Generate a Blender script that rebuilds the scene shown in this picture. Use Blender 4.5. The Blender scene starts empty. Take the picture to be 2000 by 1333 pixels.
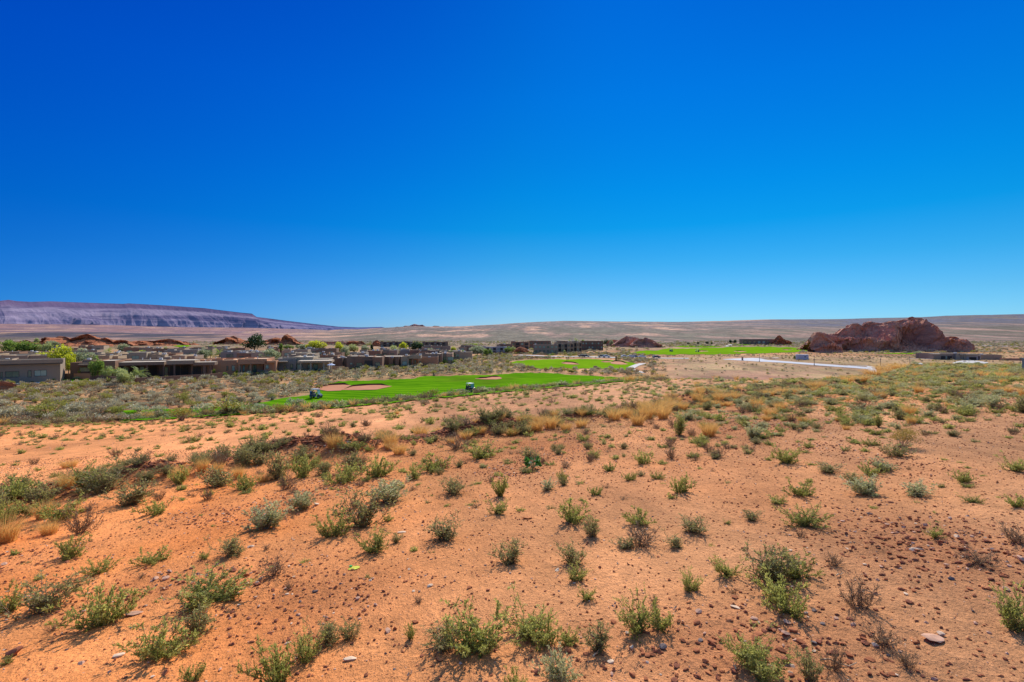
import bpy, math, random
import numpy as np
R = math.radians
random.seed(7); rng = np.random.default_rng(11)
S = bpy.context.scene
COL = S.collection
HZ, F, VALLEY = 650.0, 1000.0, -13.5      # horizon row, focal length (px of the 2000 px photo), valley floor height

# ------------------------------------------------------------------ noise
_perm = np.random.default_rng(5).random((256, 256))
def vnoise(x, y, s=0):
    x = np.asarray(x, float) + s*17.31; y = np.asarray(y, float) + s*9.77
    xi = np.floor(x).astype(np.int64); yi = np.floor(y).astype(np.int64)
    fx = x-xi; fy = y-yi
    fx = fx*fx*(3-2*fx); fy = fy*fy*(3-2*fy)
    a = _perm[xi & 255, yi & 255]; b = _perm[(xi+1) & 255, yi & 255]
    c = _perm[xi & 255, (yi+1) & 255]; d = _perm[(xi+1) & 255, (yi+1) & 255]
    return (a*(1-fx)+b*fx)*(1-fy)+(c*(1-fx)+d*fx)*fy
def fbm(x, y, oct=4, s=0, g=.5):
    t = 0; a = 1; n = 0
    c, q = math.cos(.6), math.sin(.6)
    for i in range(oct):
        t = t+a*(vnoise(x, y, s+i*3)-.5); n += a; a *= g
        x, y = (x*c-y*q)*2.03, (x*q+y*c)*2.03
    return t/n*2
def sm(t):
    t = np.clip(t, 0, 1); return t*t*(3-2*t)
def mixc(a, b, t):
    return a*(1-t[..., None])+b*t[..., None]

# ------------------------------------------------------------------ terrain height
CU = np.array([-3000, 0, 300, 600, 850, 1000, 1260, 1400, 1500, 1600, 1700, 1760, 1860, 2000, 3000.])
CD = np.array([42, 42, 46, 43, 47, 58, 55, 42, 40, 41, 56, 62, 50, 44, 40.])
BX = np.array([-60, -9.2, -5.2, -1.44, 5.9, 18, 46, 90.]); BY = np.array([-10, 9.2, 12.9, 14.4, 19.8, 30, 58, 90.])
RU = np.array([-3000, 0, 200, 330, 500, 640, 700, 740, 770, 800, 860, 900, 970, 1050, 1100, 1250, 1330, 1420, 1500, 1640, 1700, 1800, 1850, 2000, 3500.])
RV = np.array([628, 633, 635, 639, 641, 645, 643, 641, 639.5, 637.5, 638.5, 638, 634, 629, 627, 628.5, 629, 627, 624.5, 624, 622, 620, 617, 614, 606.])
RD = np.array([5200, 5200, 5200, 5200, 5200, 5000, 3300, 3000, 3000, 3000, 3000, 3000, 3200, 3600, 3800, 4200, 4200, 4500, 4700, 5200, 5200, 5200, 5200, 5200, 5200.])
# rim of the near slope as seen in the photograph (u, v); KZ lifts or lowers the slope so that its rim falls there
KU = np.array([-400, 0, 100, 200, 300, 400, 500, 600, 700, 800, 850, 900, 1000, 1100, 1200, 1260, 1300, 1400, 1500, 1600, 1700, 1740, 1775, 1860, 1950, 2000, 2400.])
KV = np.array([838, 830, 827, 824, 819, 812, 806, 799, 791, 782, 777, 772, 763, 754, 746, 742.5, 741, 741, 742, 741, 735, 727, 716, 712, 714, 715, 716.])
KZ = np.zeros(len(KU))
def az_u(x, y):
    return 1000+1000*np.clip(x/np.maximum(y, .5), -2.9, 2.4)
def berm_d(x, y):
    return y-np.interp(x, BX, BY)
def hfun(x, y, fine=True):
    x = np.asarray(x, float); y = np.asarray(y, float)
    u = az_u(x, y); r = np.hypot(x, y)
    d = berm_d(x, y)+1.2*fbm(x*.25, y*.25, 3, 40)
    plane = -1.68-.08*y+.07*np.clip(x, -60, 60)
    plane = np.where(y < 0, -1.68+.07*np.clip(x, -60, 60)+.02*y, plane)
    near = np.exp(-r/40)
    plane = plane+.10*fbm(x*.35, y*.35, 4, 1)*(1-np.exp(-r/3))+.13*fbm(x*.09, y*.09, 3, 2)*np.clip(r/14-.4, 0, 1)
    w = 1-np.exp(-r/9)
    plane = plane-.26*sm(d/2.0)*w*np.exp(-np.clip(d, 0, 200)/10)+.26*np.exp(-((d+.1)/.75)**2)*w*(0.35+1.1*vnoise(x*.5, y*.5, 7))
    cl = np.clip(fbm(x*1.1, y*1.1, 3, 9)*1.6-.1, 0, 1)
    rub = np.exp(-((d-.2)/1.0)**2)*w+ .9*rubble(x, y)
    md = mounds(x, y); plane = plane+md*(.22+.24*np.abs(fbm(x*4, y*4, 4, 16, .6)))
    if fine:
        f1 = np.exp(-r/14)
        plane = plane+(.018*np.abs(fbm(x*10+.7*y, y*10-.5*x, 4, 12, .6))+.007*fbm(x*2.3, y*2.3, 3, 13))*f1
        plane = plane+rub*(.05*np.abs(fbm(x*5, y*5, 4, 15)))
    D = np.interp(u, CU, CD)+2.5*fbm(x*.06, y*.06, 2, 20)
    plane = plane+np.interp(u, KU, KZ)*sm((y-14)/26)
    s = sm((y-D)/20)
    val = VALLEY+.35*fbm(x*.03, y*.03, 3, 22)*np.clip((r-60)/80, 0, 1)+.12*fbm(x*.3, y*.3, 2, 23)
    h = plane*(1-s)+val*s
    # far desert rising to the ridge line
    v = np.interp(u, RU, RV); rd = np.interp(u, RU, RD)
    zr = (HZ-v)/F*rd
    tt = np.log(np.maximum(y, 1)/700)/np.log(rd/700)
    t = np.clip(tt, 0, 1)
    zf = VALLEY+(zr-VALLEY)*(np.where(t > 0, t, 0)**1.9)
    amp = 9*np.clip(tt, 0, 1.2)
    zf = zf+amp*(fbm(x*.0035, y*.0035, 4, 30)-.1)*np.clip((1.02-tt)*6, 0.25, 1)
    zf = zf-np.clip(tt-1, 0, 3)*zr.clip(10)*1.5
    h = np.where(y > 700, zf, h)
    return h
def mounds(x, y):
    # heaps of broken red earth left along the berm
    m = 0
    for cx, cy, rx, ry, a in ((-5.6, 12.6, 1.5, .55, 1.0), (-4.3, 12.9, .8, .5, .8), (-.6, 14.9, 1.3, .5, .6), (-7.2, 10.5, .8, .4, .6), (10.5, 26, 2.2, .8, .7), (-1.6, 14.2, .6, .4, .5)):
        m = m+a*np.exp(-(((x-cx)/rx)**2+((y-cy)/ry)**2))
    return m
def rubble(x, y):
    # broken-clod patches on the near bench
    m = np.exp(-(((x-1.35)/.9)**2+((y-3.0)/.5)**2))+np.exp(-(((x-3.5)/.9)**2+((y-4.2)/1.0)**2))
    m = m+.7*np.exp(-(((x+3.0)/1.2)**2+((y-4.6)/.5)**2))
    m = m+.45*np.clip(fbm(x*.55, y*.55, 2, 61)*1.8-.15, 0, 1)
    m = m+1.3*mounds(x, y)
    return np.clip(m, 0, 1)
_yk = np.linspace(30, 75, 180)
for _it in range(3):
    _U, _Y = np.meshgrid(KU, _yk, indexing='ij'); _h = hfun((_U-1000)/F*_Y, _Y, False); _v = HZ-_h/_Y*F
    _D = np.interp(KU, CU, CD)[:, None]; _v = np.where(_Y < _D+14, _v, 9e9); _k = _v.argmin(1)
    KZ = KZ+(_v.min(1)-KV)/F*_yk[_k]
_tu = np.arange(-1500, 3300.1, 3.0); _ys = np.geomspace(1.2, 900, 1300); _ly = np.log(_ys)
_TU, _TY = np.meshgrid(_tu, _ys, indexing='ij')
_H = hfun((_TU-1000)/F*_TY, _TY)
def gzv(x, y):
    """ground height (table lookup, vectorised)"""
    x = np.asarray(x, float); y = np.maximum(np.asarray(y, float), 1.21)
    fu = np.clip((1000+1000*x/y-_tu[0])/3.0, 0, len(_tu)-1.001); fy = np.clip((np.log(y)-_ly[0])/(_ly[1]-_ly[0]), 0, len(_ys)-1.001)
    i = fu.astype(int); j = fy.astype(int); a = fu-i; b = fy-j
    return (_H[i, j]*(1-b)+_H[i, j+1]*b)*(1-a)+(_H[i+1, j]*(1-b)+_H[i+1, j+1]*b)*a
def gz(x, y): return float(gzv(x, y))
def P(u, v, lift=0.0):
    """ground point seen at photo pixel (u, v)"""
    fu = min(max((u-_tu[0])/3.0, 0), len(_tu)-1.001); i = int(fu); a = fu-i
    g = _H[i]*(1-a)+_H[i+1]*a; b = (HZ-v)/F
    k = int(np.argmax(b*_ys <= g))
    if b*_ys[k] > g[k]: y = 850.
    elif k == 0: y = float(_ys[0])
    else:
        y0, y1 = _ys[k-1], _ys[k]; e0 = b*y0-g[k-1]; e1 = b*y1-g[k]; y = y0+(y1-y0)*e0/(e0-e1+1e-12)
    x = (u-1000)/F*y
    return float(x), float(y), gz(x, y)+lift

# ------------------------------------------------------------------ material helpers
def nt(name):
    m = bpy.data.materials.new(name); m.use_nodes = True
    t = m.node_tree; t.nodes.clear(); return m, t
def N(t, ty, **kw):
    n = t.nodes.new(ty)
    for k, v in kw.items():
        if k in n.inputs: n.inputs[k].default_value = v
        else: setattr(n, k, v)
    return n
def L(t, a, b): t.links.new(a, b)
def simple(name, col, rough=.85, var=.2, scale=1.5, bump=0, spec=.25, metal=0, detail=6, emit=None, bscale=None):
    m, t = nt(name)
    o = N(t, 'ShaderNodeOutputMaterial'); p = N(t, 'ShaderNodeBsdfPrincipled'); L(t, p.outputs[0], o.inputs[0])
    p.inputs['Roughness'].default_value = rough; p.inputs['Metallic'].default_value = metal
    p.inputs['Specular IOR Level'].default_value = spec
    tc = N(t, 'ShaderNodeTexCoord'); nz = N(t, 'ShaderNodeTexNoise'); nz.inputs['Scale'].default_value = scale
    nz.inputs['Detail'].default_value = detail; nz.inputs['Roughness'].default_value = .65
    L(t, tc.outputs['Object'], nz.inputs['Vector'])
    cr = N(t, 'ShaderNodeValToRGB'); e = cr.color_ramp.elements
    e[0].position = .25; e[1].position = .75
    e[0].color = (*[c*(1-var) for c in col], 1); e[1].color = (*[min(1, c*(1+var)) for c in col], 1)
    L(t, nz.outputs['Fac'], cr.inputs[0]); L(t, cr.outputs[0], p.inputs['Base Color'])
    if bump:
        b = N(t, 'ShaderNodeBump'); b.inputs['Strength'].default_value = bump
        n2 = N(t, 'ShaderNodeTexNoise'); n2.inputs['Scale'].default_value = bscale or scale*4; n2.inputs['Detail'].default_value = 8
        L(t, tc.outputs['Object'], n2.inputs['Vector']); L(t, n2.outputs['Fac'], b.inputs['Height']); L(t, b.outputs[0], p.inputs['Normal'])
    if emit:
        p.inputs['Emission Color'].default_value = (*emit[:3], 1); p.inputs['Emission Strength'].default_value = emit[3]
    return m
def leafmat(name, col, col2, trans=.35, rnd=.25):
    """thin leaves: diffuse + translucent, colour varied per leaf by the mesh attribute 'shade' and per object"""
    m, t = nt(name)
    o = N(t, 'ShaderNodeOutputMaterial')
    at = N(t, 'ShaderNodeAttribute', attribute_name='shade')
    oi = N(t, 'ShaderNodeObjectInfo')
    ad = N(t, 'ShaderNodeMath', operation='MULTIPLY_ADD'); L(t, oi.outputs['Random'], ad.inputs[0]); ad.inputs[1].default_value = rnd; ad.inputs[2].default_value = -rnd/2
    ad2 = N(t, 'ShaderNodeMath', operation='ADD', use_clamp=True); L(t, at.outputs['Fac'], ad2.inputs[0]); L(t, ad.outputs[0], ad2.inputs[1])
    cr = N(t, 'ShaderNodeValToRGB'); e = cr.color_ramp.elements
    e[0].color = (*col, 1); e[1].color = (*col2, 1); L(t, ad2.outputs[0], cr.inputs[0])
    p = N(t, 'ShaderNodeBsdfPrincipled'); p.inputs['Roughness'].default_value = .6; p.inputs['Specular IOR Level'].default_value = .3
    L(t, cr.outputs[0], p.inputs['Base Color'])
    tr = N(t, 'ShaderNodeBsdfTranslucent'); L(t, cr.outputs[0], tr.inputs['Color'])
    mx = N(t, 'ShaderNodeMixShader'); mx.inputs[0].default_value = trans
    L(t, p.outputs[0], mx.inputs[1]); L(t, tr.outputs[0], mx.inputs[2]); L(t, mx.outputs[0], o.inputs[0])
    return m

# ------------------------------------------------------------------ mesh helpers
def mesh_np(name, V, Fc, mats=(), midx=None, smooth=False, shade=None, cols=None):
    """Fc: (n,3) or (n,4) int array"""
    me = bpy.data.meshes.new(name); V = np.ascontiguousarray(V, dtype=np.float32); Fc = np.ascontiguousarray(Fc, dtype=np.int32)
    n, k = Fc.shape
    me.vertices.add(len(V)); me.vertices.foreach_set('co', V.ravel())
    me.loops.add(n*k); me.loops.foreach_set('vertex_index', Fc.ravel())
    me.polygons.add(n); me.polygons.foreach_set('loop_start', np.arange(0, n*k, k, dtype=np.int32))
    try: me.polygons.foreach_set('loop_total', np.full(n, k, dtype=np.int32))
    except Exception: pass
    for m in mats: me.materials.append(m)
    if midx is not None: me.polygons.foreach_set('material_index', np.ascontiguousarray(midx, dtype=np.int32))
    me.polygons.foreach_set('use_smooth', np.full(n, smooth))
    if shade is not None:
        a = me.attributes.new('shade', 'FLOAT', 'POINT'); a.data.foreach_set('value', np.ascontiguousarray(shade, dtype=np.float32))
    if cols is not None:
        a = me.attributes.new('Col', 'FLOAT_COLOR', 'POINT')
        c = np.ones((len(V), 4), np.float32); c[:, :cols.shape[1]] = cols; a.data.foreach_set('color', c.ravel())
    me.update(calc_edges=True); me.validate()
    return me
def link(name, me, parent=None, loc=(0, 0, 0), rz=0, sc=None):
    o = bpy.data.objects.new(name, me); COL.objects.link(o); o.location = loc; o.rotation_euler = (0, 0, rz)
    if sc is not None: o.scale = sc if isinstance(sc, (tuple, list)) else (sc, sc, sc)
    if parent: o.parent = parent
    return o
def tag(o, label=None, cat=None, group=None, kind=None):
    if label: o['label'] = label
    if cat: o['category'] = cat
    if group: o['group'] = group
    if kind: o['kind'] = kind
    return o
def empty(name, loc, label, cat, group=None, rz=0):
    o = bpy.data.objects.new(name, None); COL.objects.link(o); o.location = loc; o.rotation_euler = (0, 0, rz); o.empty_display_size = .3
    return tag(o, label, cat, group)
class MB:
    def __init__(s, org=(0, 0, 0)): s.v = []; s.f = []; s.m = []; s.o = np.array(org, float)
    def box(s, x0, x1, y0, y1, z0, z1, mi=0, faces='xXyYzZ'):
        b = len(s.v)
        for x, y, z in ((x0, y0, z0), (x1, y0, z0), (x1, y1, z0), (x0, y1, z0), (x0, y0, z1), (x1, y0, z1), (x1, y1, z1), (x0, y1, z1)): s.v.append((x, y, z))
        q = {'z': (0, 3, 2, 1), 'Z': (4, 5, 6, 7), 'y': (0, 1, 5, 4), 'X': (1, 2, 6, 5), 'Y': (2, 3, 7, 6), 'x': (3, 0, 4, 7)}
        for k in faces: s.f.append([b+i for i in q[k]]); s.m.append(mi)
        return s
    def quad(s, a, b, c, d, mi=0):
        n = len(s.v); s.v += [a, b, c, d]; s.f.append([n, n+1, n+2, n+3]); s.m.append(mi); return s
    def tube(s, p0, p1, r0, r1, n=8, mi=0, caps=True):
        p0 = np.array(p0, float); p1 = np.array(p1, float); d = p1-p0; d = d/(np.linalg.norm(d)+1e-9)
        a = np.cross(d, (0, 0, 1) if abs(d[2]) < .9 else (1, 0, 0)); a /= np.linalg.norm(a); b = np.cross(d, a); k = len(s.v)
        for p, r in ((p0, r0), (p1, r1)):
            for i in range(n):
                t = 2*math.pi*i/n; s.v.append(tuple(p+r*(math.cos(t)*a+math.sin(t)*b)))
        for i in range(n):
            j = (i+1) % n; s.f.append([k+i, k+j, k+n+j, k+n+i]); s.m.append(mi)
        if caps:
            s.f.append([k+i for i in range(n)][::-1]); s.m.append(mi); s.f.append([k+n+i for i in range(n)]); s.m.append(mi)
        return s
    def mesh(s, name, mats, smooth=False):
        me = bpy.data.meshes.new(name); v = [tuple(np.array(p)-s.o) for p in s.v]
        me.from_pydata(v, [], s.f)
        for m in (mats if isinstance(mats, (list, tuple)) else [mats]): me.materials.append(m)
        me.polygons.foreach_set('material_index', s.m)
        if smooth: me.polygons.foreach_set('use_smooth', [True]*len(s.f))
        me.update(); return me
    def build(s, name, mats, parent=None, smooth=False, loc=(0, 0, 0)):
        return link(name, s.mesh(name, mats, smooth), parent, loc)
# ------------------------------------------------------------------ camera, light, sky
cam = bpy.data.cameras.new('camera'); co = bpy.data.objects.new('camera', cam); COL.objects.link(co)
cam.sensor_width = 36; cam.lens = 18.0; cam.shift_y = (666.5-HZ)/2000*-1; cam.clip_start = .05; cam.clip_end = 90000
co.location = (0, 0, 0); co.rotation_euler = (R(90), 0, 0); S.camera = co
SUN_EL, SUN_AZ = 38.0, 10.0
sl = bpy.data.lights.new('sun', 'SUN'); so = bpy.data.objects.new('sun', sl); COL.objects.link(so)
sl.energy = 5.0; sl.angle = R(.53); sl.color = (1, .93, .83); so.rotation_euler = (R(90-SUN_EL), 0, R(180-SUN_AZ)); so.location = (0, 0, 60)
W = bpy.data.worlds.new('World'); S.world = W; W.use_nodes = True
t = W.node_tree; t.nodes.clear()
wo = N(t, 'ShaderNodeOutputWorld'); bg = N(t, 'ShaderNodeBackground'); bg.inputs['Strength'].default_value = .11
sk = N(t, 'ShaderNodeTexSky'); sk.sky_type = 'NISHITA'; sk.sun_disc = False; sk.sun_elevation = R(SUN_EL); sk.sun_rotation = R(SUN_AZ)
sk.altitude = 900; sk.air_density = 1.0; sk.dust_density = .15; sk.ozone_density = 2.0
# sky colour by elevation: clear dry air low, added shadow fill overhead out of view
tc = N(t, 'ShaderNodeTexCoord'); sx = N(t, 'ShaderNodeSeparateXYZ'); L(t, tc.outputs['Generated'], sx.inputs[0])
cr = N(t, 'ShaderNodeValToRGB'); L(t, sx.outputs['Z'], cr.inputs[0])
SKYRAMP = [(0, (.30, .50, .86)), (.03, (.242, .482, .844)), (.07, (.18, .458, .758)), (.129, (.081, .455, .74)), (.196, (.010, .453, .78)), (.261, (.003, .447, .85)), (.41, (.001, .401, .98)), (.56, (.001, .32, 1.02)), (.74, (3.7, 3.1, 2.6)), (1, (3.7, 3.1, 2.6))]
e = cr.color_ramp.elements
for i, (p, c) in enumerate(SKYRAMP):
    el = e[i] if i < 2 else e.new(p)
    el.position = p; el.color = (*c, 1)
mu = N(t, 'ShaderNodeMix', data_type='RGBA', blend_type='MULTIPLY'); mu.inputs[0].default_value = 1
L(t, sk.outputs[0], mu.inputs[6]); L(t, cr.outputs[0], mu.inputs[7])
hx = N(t, 'ShaderNodeMath', operation='MULTIPLY_ADD'); L(t, sx.outputs['X'], hx.inputs[0]); hx.inputs[1].default_value = .5; hx.inputs[2].default_value = .5
ch = N(t, 'ShaderNodeValToRGB'); L(t, hx.outputs[0], ch.inputs[0]); e = ch.color_ramp.elements
e[0].position = .12; e[0].color = (.12, .56, 1.06, 1); e[1].position = .5; e[1].color = (1, 1, 1, 1); e2 = e.new(.88); e2.color = (1.0, 1.24, 1.20, 1)
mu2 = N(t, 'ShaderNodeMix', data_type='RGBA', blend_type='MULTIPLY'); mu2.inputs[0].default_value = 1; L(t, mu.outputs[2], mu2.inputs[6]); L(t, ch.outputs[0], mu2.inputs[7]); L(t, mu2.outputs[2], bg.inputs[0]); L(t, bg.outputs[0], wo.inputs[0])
S.view_settings.view_transform = 'Standard'; S.view_settings.look = 'None'; S.view_settings.exposure = 0

# ------------------------------------------------------------------ ground sheet
na, nr = 950, 1180
aang = np.linspace(R(-82), R(82), na); rr = np.concatenate([[0.05], np.geomspace(.5, 9500, nr-1)])
A, RR = np.meshgrid(aang, rr)
X = RR*np.sin(A); Y = RR*np.cos(A)-2.2
Z = hfun(X, Y)
def ground_col(X, Y):
    u = az_u(X, Y); r = np.hypot(X, Y); d = berm_d(X, Y)
    D = np.interp(u, CU, CD)
    or1 = np.array([.86, .275, .072]); or2 = np.array([.85, .33, .11]); pk = np.array([.84, .39, .168]); rub = np.array([.42, .13, .05]); strawc = np.array([.50, .29, .09])
    n1 = fbm(X*.5, Y*.5, 4, 70); n2 = fbm(X*.12, Y*.12, 4, 71)
    c = mixc(or1, or2, np.clip(.5+n1, 0, 1)); c = mixc(c, pk, np.clip((u-900)/1100*.8+n2*.9+(r-6)/60, 0, 1))
    c = mixc(c, mixc(or2*np.array([1, 1.02, 1.1]), pk*np.array([.98, 1.0, 1.08]), np.clip((u-200)/900, 0, 1)), sm(d/3)*.8)
    c = mixc(c, rub, np.clip(rubble(X, Y)*.45+np.exp(-((d-.1)/.8)**2)*.6*np.clip(.5+n1, 0, 1), 0, .8))
    # dry yellow ground cover on the right slope
    gr = np.clip((X/np.maximum(Y, 1)-.15)*1.7, 0, 1)*np.clip((Y-12)/16, 0, 1)
    c = mixc(c, strawc, np.clip(gr*(.45+.8*n1), 0, .75))
    sgrass = np.exp(-((d+1)/2.5)**2)*np.clip((X+4)/10, 0, 1); c = mixc(c, strawc, np.clip(sgrass*(.3+n1), 0, .6))
    # valley floor
    s = sm((Y-D-1)/9)
    m1 = fbm(X*.05, Y*.07, 4, 75); m2 = fbm(X*.35, Y*.35, 3, 76)
    val = mixc(np.array([.56, .25, .11]), np.array([.46, .30, .13]), np.clip(.5+m1+.4*m2, 0, 1))
    tan = mixc(np.array([.52, .28, .155]), np.array([.47, .31, .14]), np.clip(.5+m2+m1, 0, 1))
    redb = np.array([.40, .185, .115])
    tan = mixc(tan, redb, np.exp(-((Y-150)/14)**2)*np.clip((u-1250)/80, 0, 1)*np.clip((1640-u)/100, 0, 1)*.8)
    right = sm((u-1240)/120)
    val = mixc(val, tan, right*sm((330-Y)/80))
    val = mixc(val, np.array([.30, .215, .13]), np.clip((Y-330)/250, 0, .8))
    c = mixc(c, val, s)
    # far desert
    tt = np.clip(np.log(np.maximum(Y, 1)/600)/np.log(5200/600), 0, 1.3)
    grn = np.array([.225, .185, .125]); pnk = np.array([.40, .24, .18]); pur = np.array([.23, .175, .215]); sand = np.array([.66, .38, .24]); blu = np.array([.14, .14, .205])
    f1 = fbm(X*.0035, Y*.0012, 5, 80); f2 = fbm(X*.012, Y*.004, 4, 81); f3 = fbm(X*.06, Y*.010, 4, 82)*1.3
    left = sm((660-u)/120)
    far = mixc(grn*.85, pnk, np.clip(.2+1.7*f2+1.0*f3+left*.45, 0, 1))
    far = mixc(far, pur, np.clip((tt-.35)*1.1, 0, .75))  # distance haze put into the soil colour as a purple shift
    farl = mixc(np.array([.42, .22, .19]), np.array([.23, .155, .18]), np.clip(.5+f2*1.3+f3*.5, 0, 1))
    far = mixc(far, farl, left*sm((tt-.2)/.15))
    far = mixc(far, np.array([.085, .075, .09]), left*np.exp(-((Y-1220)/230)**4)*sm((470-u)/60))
    mid = sm((u-640)/60)*sm((1250-u)/200)
    sb = sm((tt-.62)/.12)*mid; far = mixc(far, sand, np.clip(sb*(.55+1.5*f2+1.0*f3)*np.clip((1010-u)/120, .25, 1), 0, .95))
    far = mixc(far, sand, np.clip(sm((f2-.22)/.12)*.8*sm((tt-.15)/.2)*np.clip((1500-u)/200, .25, 1), 0, .8))
    rt = sm((u-1380)/220)*sm((tt-.38)/.25); far = mixc(far, mixc(blu, grn, np.clip(.3+f2+f3, 0, 1)), rt*.85)  # bluish haze of the right-hand ridge mixed into its colour
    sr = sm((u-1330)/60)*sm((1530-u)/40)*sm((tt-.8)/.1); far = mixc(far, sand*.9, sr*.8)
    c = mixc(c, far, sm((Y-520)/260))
    c = c*(1+.25*fbm(X*.02, Y*.01, 4, 90)*np.clip(r/600, 0, 1))[..., None]
    return np.clip(c, .01, .9)
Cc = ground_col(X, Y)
nearw = np.exp(-np.hypot(X, Y)/25)
cols = np.concatenate([Cc.reshape(-1, 3), nearw.reshape(-1, 1)], 1)
idx = np.arange(nr*na).reshape(nr, na)
Fq = np.stack([idx[:-1, :-1], idx[:-1, 1:], idx[1:, 1:], idx[1:, :-1]], -1).reshape(-1, 4)[:, ::-1]
gm, t = nt('desert_soil')
o = N(t, 'ShaderNodeOutputMaterial'); p = N(t, 'ShaderNodeBsdfPrincipled'); L(t, p.outputs[0], o.inputs[0])
p.inputs['Roughness'].default_value = .95; p.inputs['Specular IOR Level'].default_value = .08
at = N(t, 'ShaderNodeAttribute', attribute_name='Col'); tcn = N(t, 'ShaderNodeTexCoord')
def noise(sc, det=6, ro=.6, vec=None):
    n = N(t, 'ShaderNodeTexNoise'); n.inputs['Scale'].default_value = sc; n.inputs['Detail'].default_value = det; n.inputs['Roughness'].default_value = ro
    L(t, vec or tcn.outputs['Object'], n.inputs['Vector']); return n
def rng_(inp, a, b, c, d):
    m = N(t, 'ShaderNodeMapRange'); L(t, inp, m.inputs[0])
    for i, v in enumerate((a, b, c, d)): m.inputs[i+1].default_value = v
    return m.outputs[0]
def mulc(ca, f):
    m = N(t, 'ShaderNodeVectorMath', operation='SCALE'); L(t, ca, m.inputs[0]); L(t, f, m.inputs['Scale']); return m.outputs[0]
n1 = noise(2.2, 8, .7); n2 = noise(28, 6, .7); n3 = noise(.25, 6, .65); mpf = N(t, 'ShaderNodeMapping'); mpf.inputs['Scale'].default_value = (1, .35, 1); L(t, tcn.outputs['Object'], mpf.inputs[0]); n4 = noise(.05, 12, .8, mpf.outputs[0])
c1 = mulc(at.outputs['Color'], rng_(n1.outputs['Fac'], .3, .7, .86, 1.14))
c2 = mulc(c1, rng_(n3.outputs['Fac'], .3, .7, .84, 1.16))
c3 = mulc(c2, rng_(n2.outputs['Fac'], .3, .75, .76, 1.16))
c4 = mulc(c3, rng_(n4.outputs['Fac'], .40, .60, .55, 1.3))
# scattered scrub far away, one dark dot per bush
mpv = N(t, 'ShaderNodeMapping'); mpv.inputs['Scale'].default_value = (.16, .05, .0); L(t, tcn.outputs['Object'], mpv.inputs[0]); vb_ = N(t, 'ShaderNodeTexVoronoi'); vb_.inputs['Scale'].default_value = 1; L(t, mpv.outputs[0], vb_.inputs['Vector'])
dot_ = rng_(vb_.outputs['Distance'], .22, .42, 1, 0); sy = N(t, 'ShaderNodeSeparateXYZ'); L(t, tcn.outputs['Object'], sy.inputs[0]); fy_ = rng_(sy.outputs['Y'], 450, 800, 0, .7)
dm = N(t, 'ShaderNodeMath', operation='MULTIPLY'); L(t, dot_, dm.inputs[0]); L(t, fy_, dm.inputs[1])
mxd = N(t, 'ShaderNodeMix', data_type='RGBA'); L(t, dm.outputs[0], mxd.inputs[0]); L(t, c4, mxd.inputs[6]); mxd.inputs[7].default_value = (.10, .09, .075, 1); c4 = mxd.outputs[2]
# small dark grit and pale chips
vo = N(t, 'ShaderNodeTexVoronoi'); vo.inputs['Scale'].default_value = 24; L(t, tcn.outputs['Object'], vo.inputs['Vector'])
grit = rng_(vo.outputs['Distance'], .10, .22, 1, 0)
ss = N(t, 'ShaderNodeSeparateColor'); L(t, vo.outputs['Color'], ss.inputs[0])
sel = rng_(ss.outputs[0], .55, .6, 0, 1)
mm = N(t, 'ShaderNodeMath', operation='MULTIPLY'); L(t, grit, mm.inputs[0]); L(t, sel, mm.inputs[1])
m2 = N(t, 'ShaderNodeMath', operation='MULTIPLY'); L(t, mm.outputs[0], m2.inputs[0]); L(t, at.outputs['Alpha'], m2.inputs[1])
mx = N(t, 'ShaderNodeMix', data_type='RGBA'); L(t, m2.outputs[0], mx.inputs[0]); L(t, c4, mx.inputs[6])
cg = N(t, 'ShaderNodeValToRGB'); cg.color_ramp.elements[0].color = (.16, .05, .03, 1); cg.color_ramp.elements[1].color = (.60, .34, .22, 1); cg.color_ramp.elements[0].position = .55
L(t, ss.outputs[1], cg.inputs[0]); L(t, cg.outputs[0], mx.inputs[7])
L(t, mx.outputs[2], p.inputs['Base Color'])
b1 = N(t, 'ShaderNodeBump'); b1.inputs['Distance'].default_value = .03; L(t, n2.outputs['Fac'], b1.inputs['Height'])
st = N(t, 'ShaderNodeMath', operation='MULTIPLY'); L(t, at.outputs['Alpha'], st.inputs[0]); st.inputs[1].default_value = 1.0; L(t, st.outputs[0], b1.inputs['Strength'])
b2 = N(t, 'ShaderNodeBump'); b2.inputs['Distance'].default_value = .25; b2.inputs['Strength'].default_value = .07; L(t, n1.outputs['Fac'], b2.inputs['Height']); L(t, b1.outputs[0], b2.inputs['Normal'])
b3 = N(t, 'ShaderNodeBump'); b3.inputs['Distance'].default_value = 3; b3.inputs['Strength'].default_value = .35; L(t, n4.outputs['Fac'], b3.inputs['Height']); L(t, b2.outputs[0], b3.inputs['Normal'])
L(t, b3.outputs[0], p.inputs['Normal'])
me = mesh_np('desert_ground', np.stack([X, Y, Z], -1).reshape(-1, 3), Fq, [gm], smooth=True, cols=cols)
tag(link('desert_ground', me), kind='structure')

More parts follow.
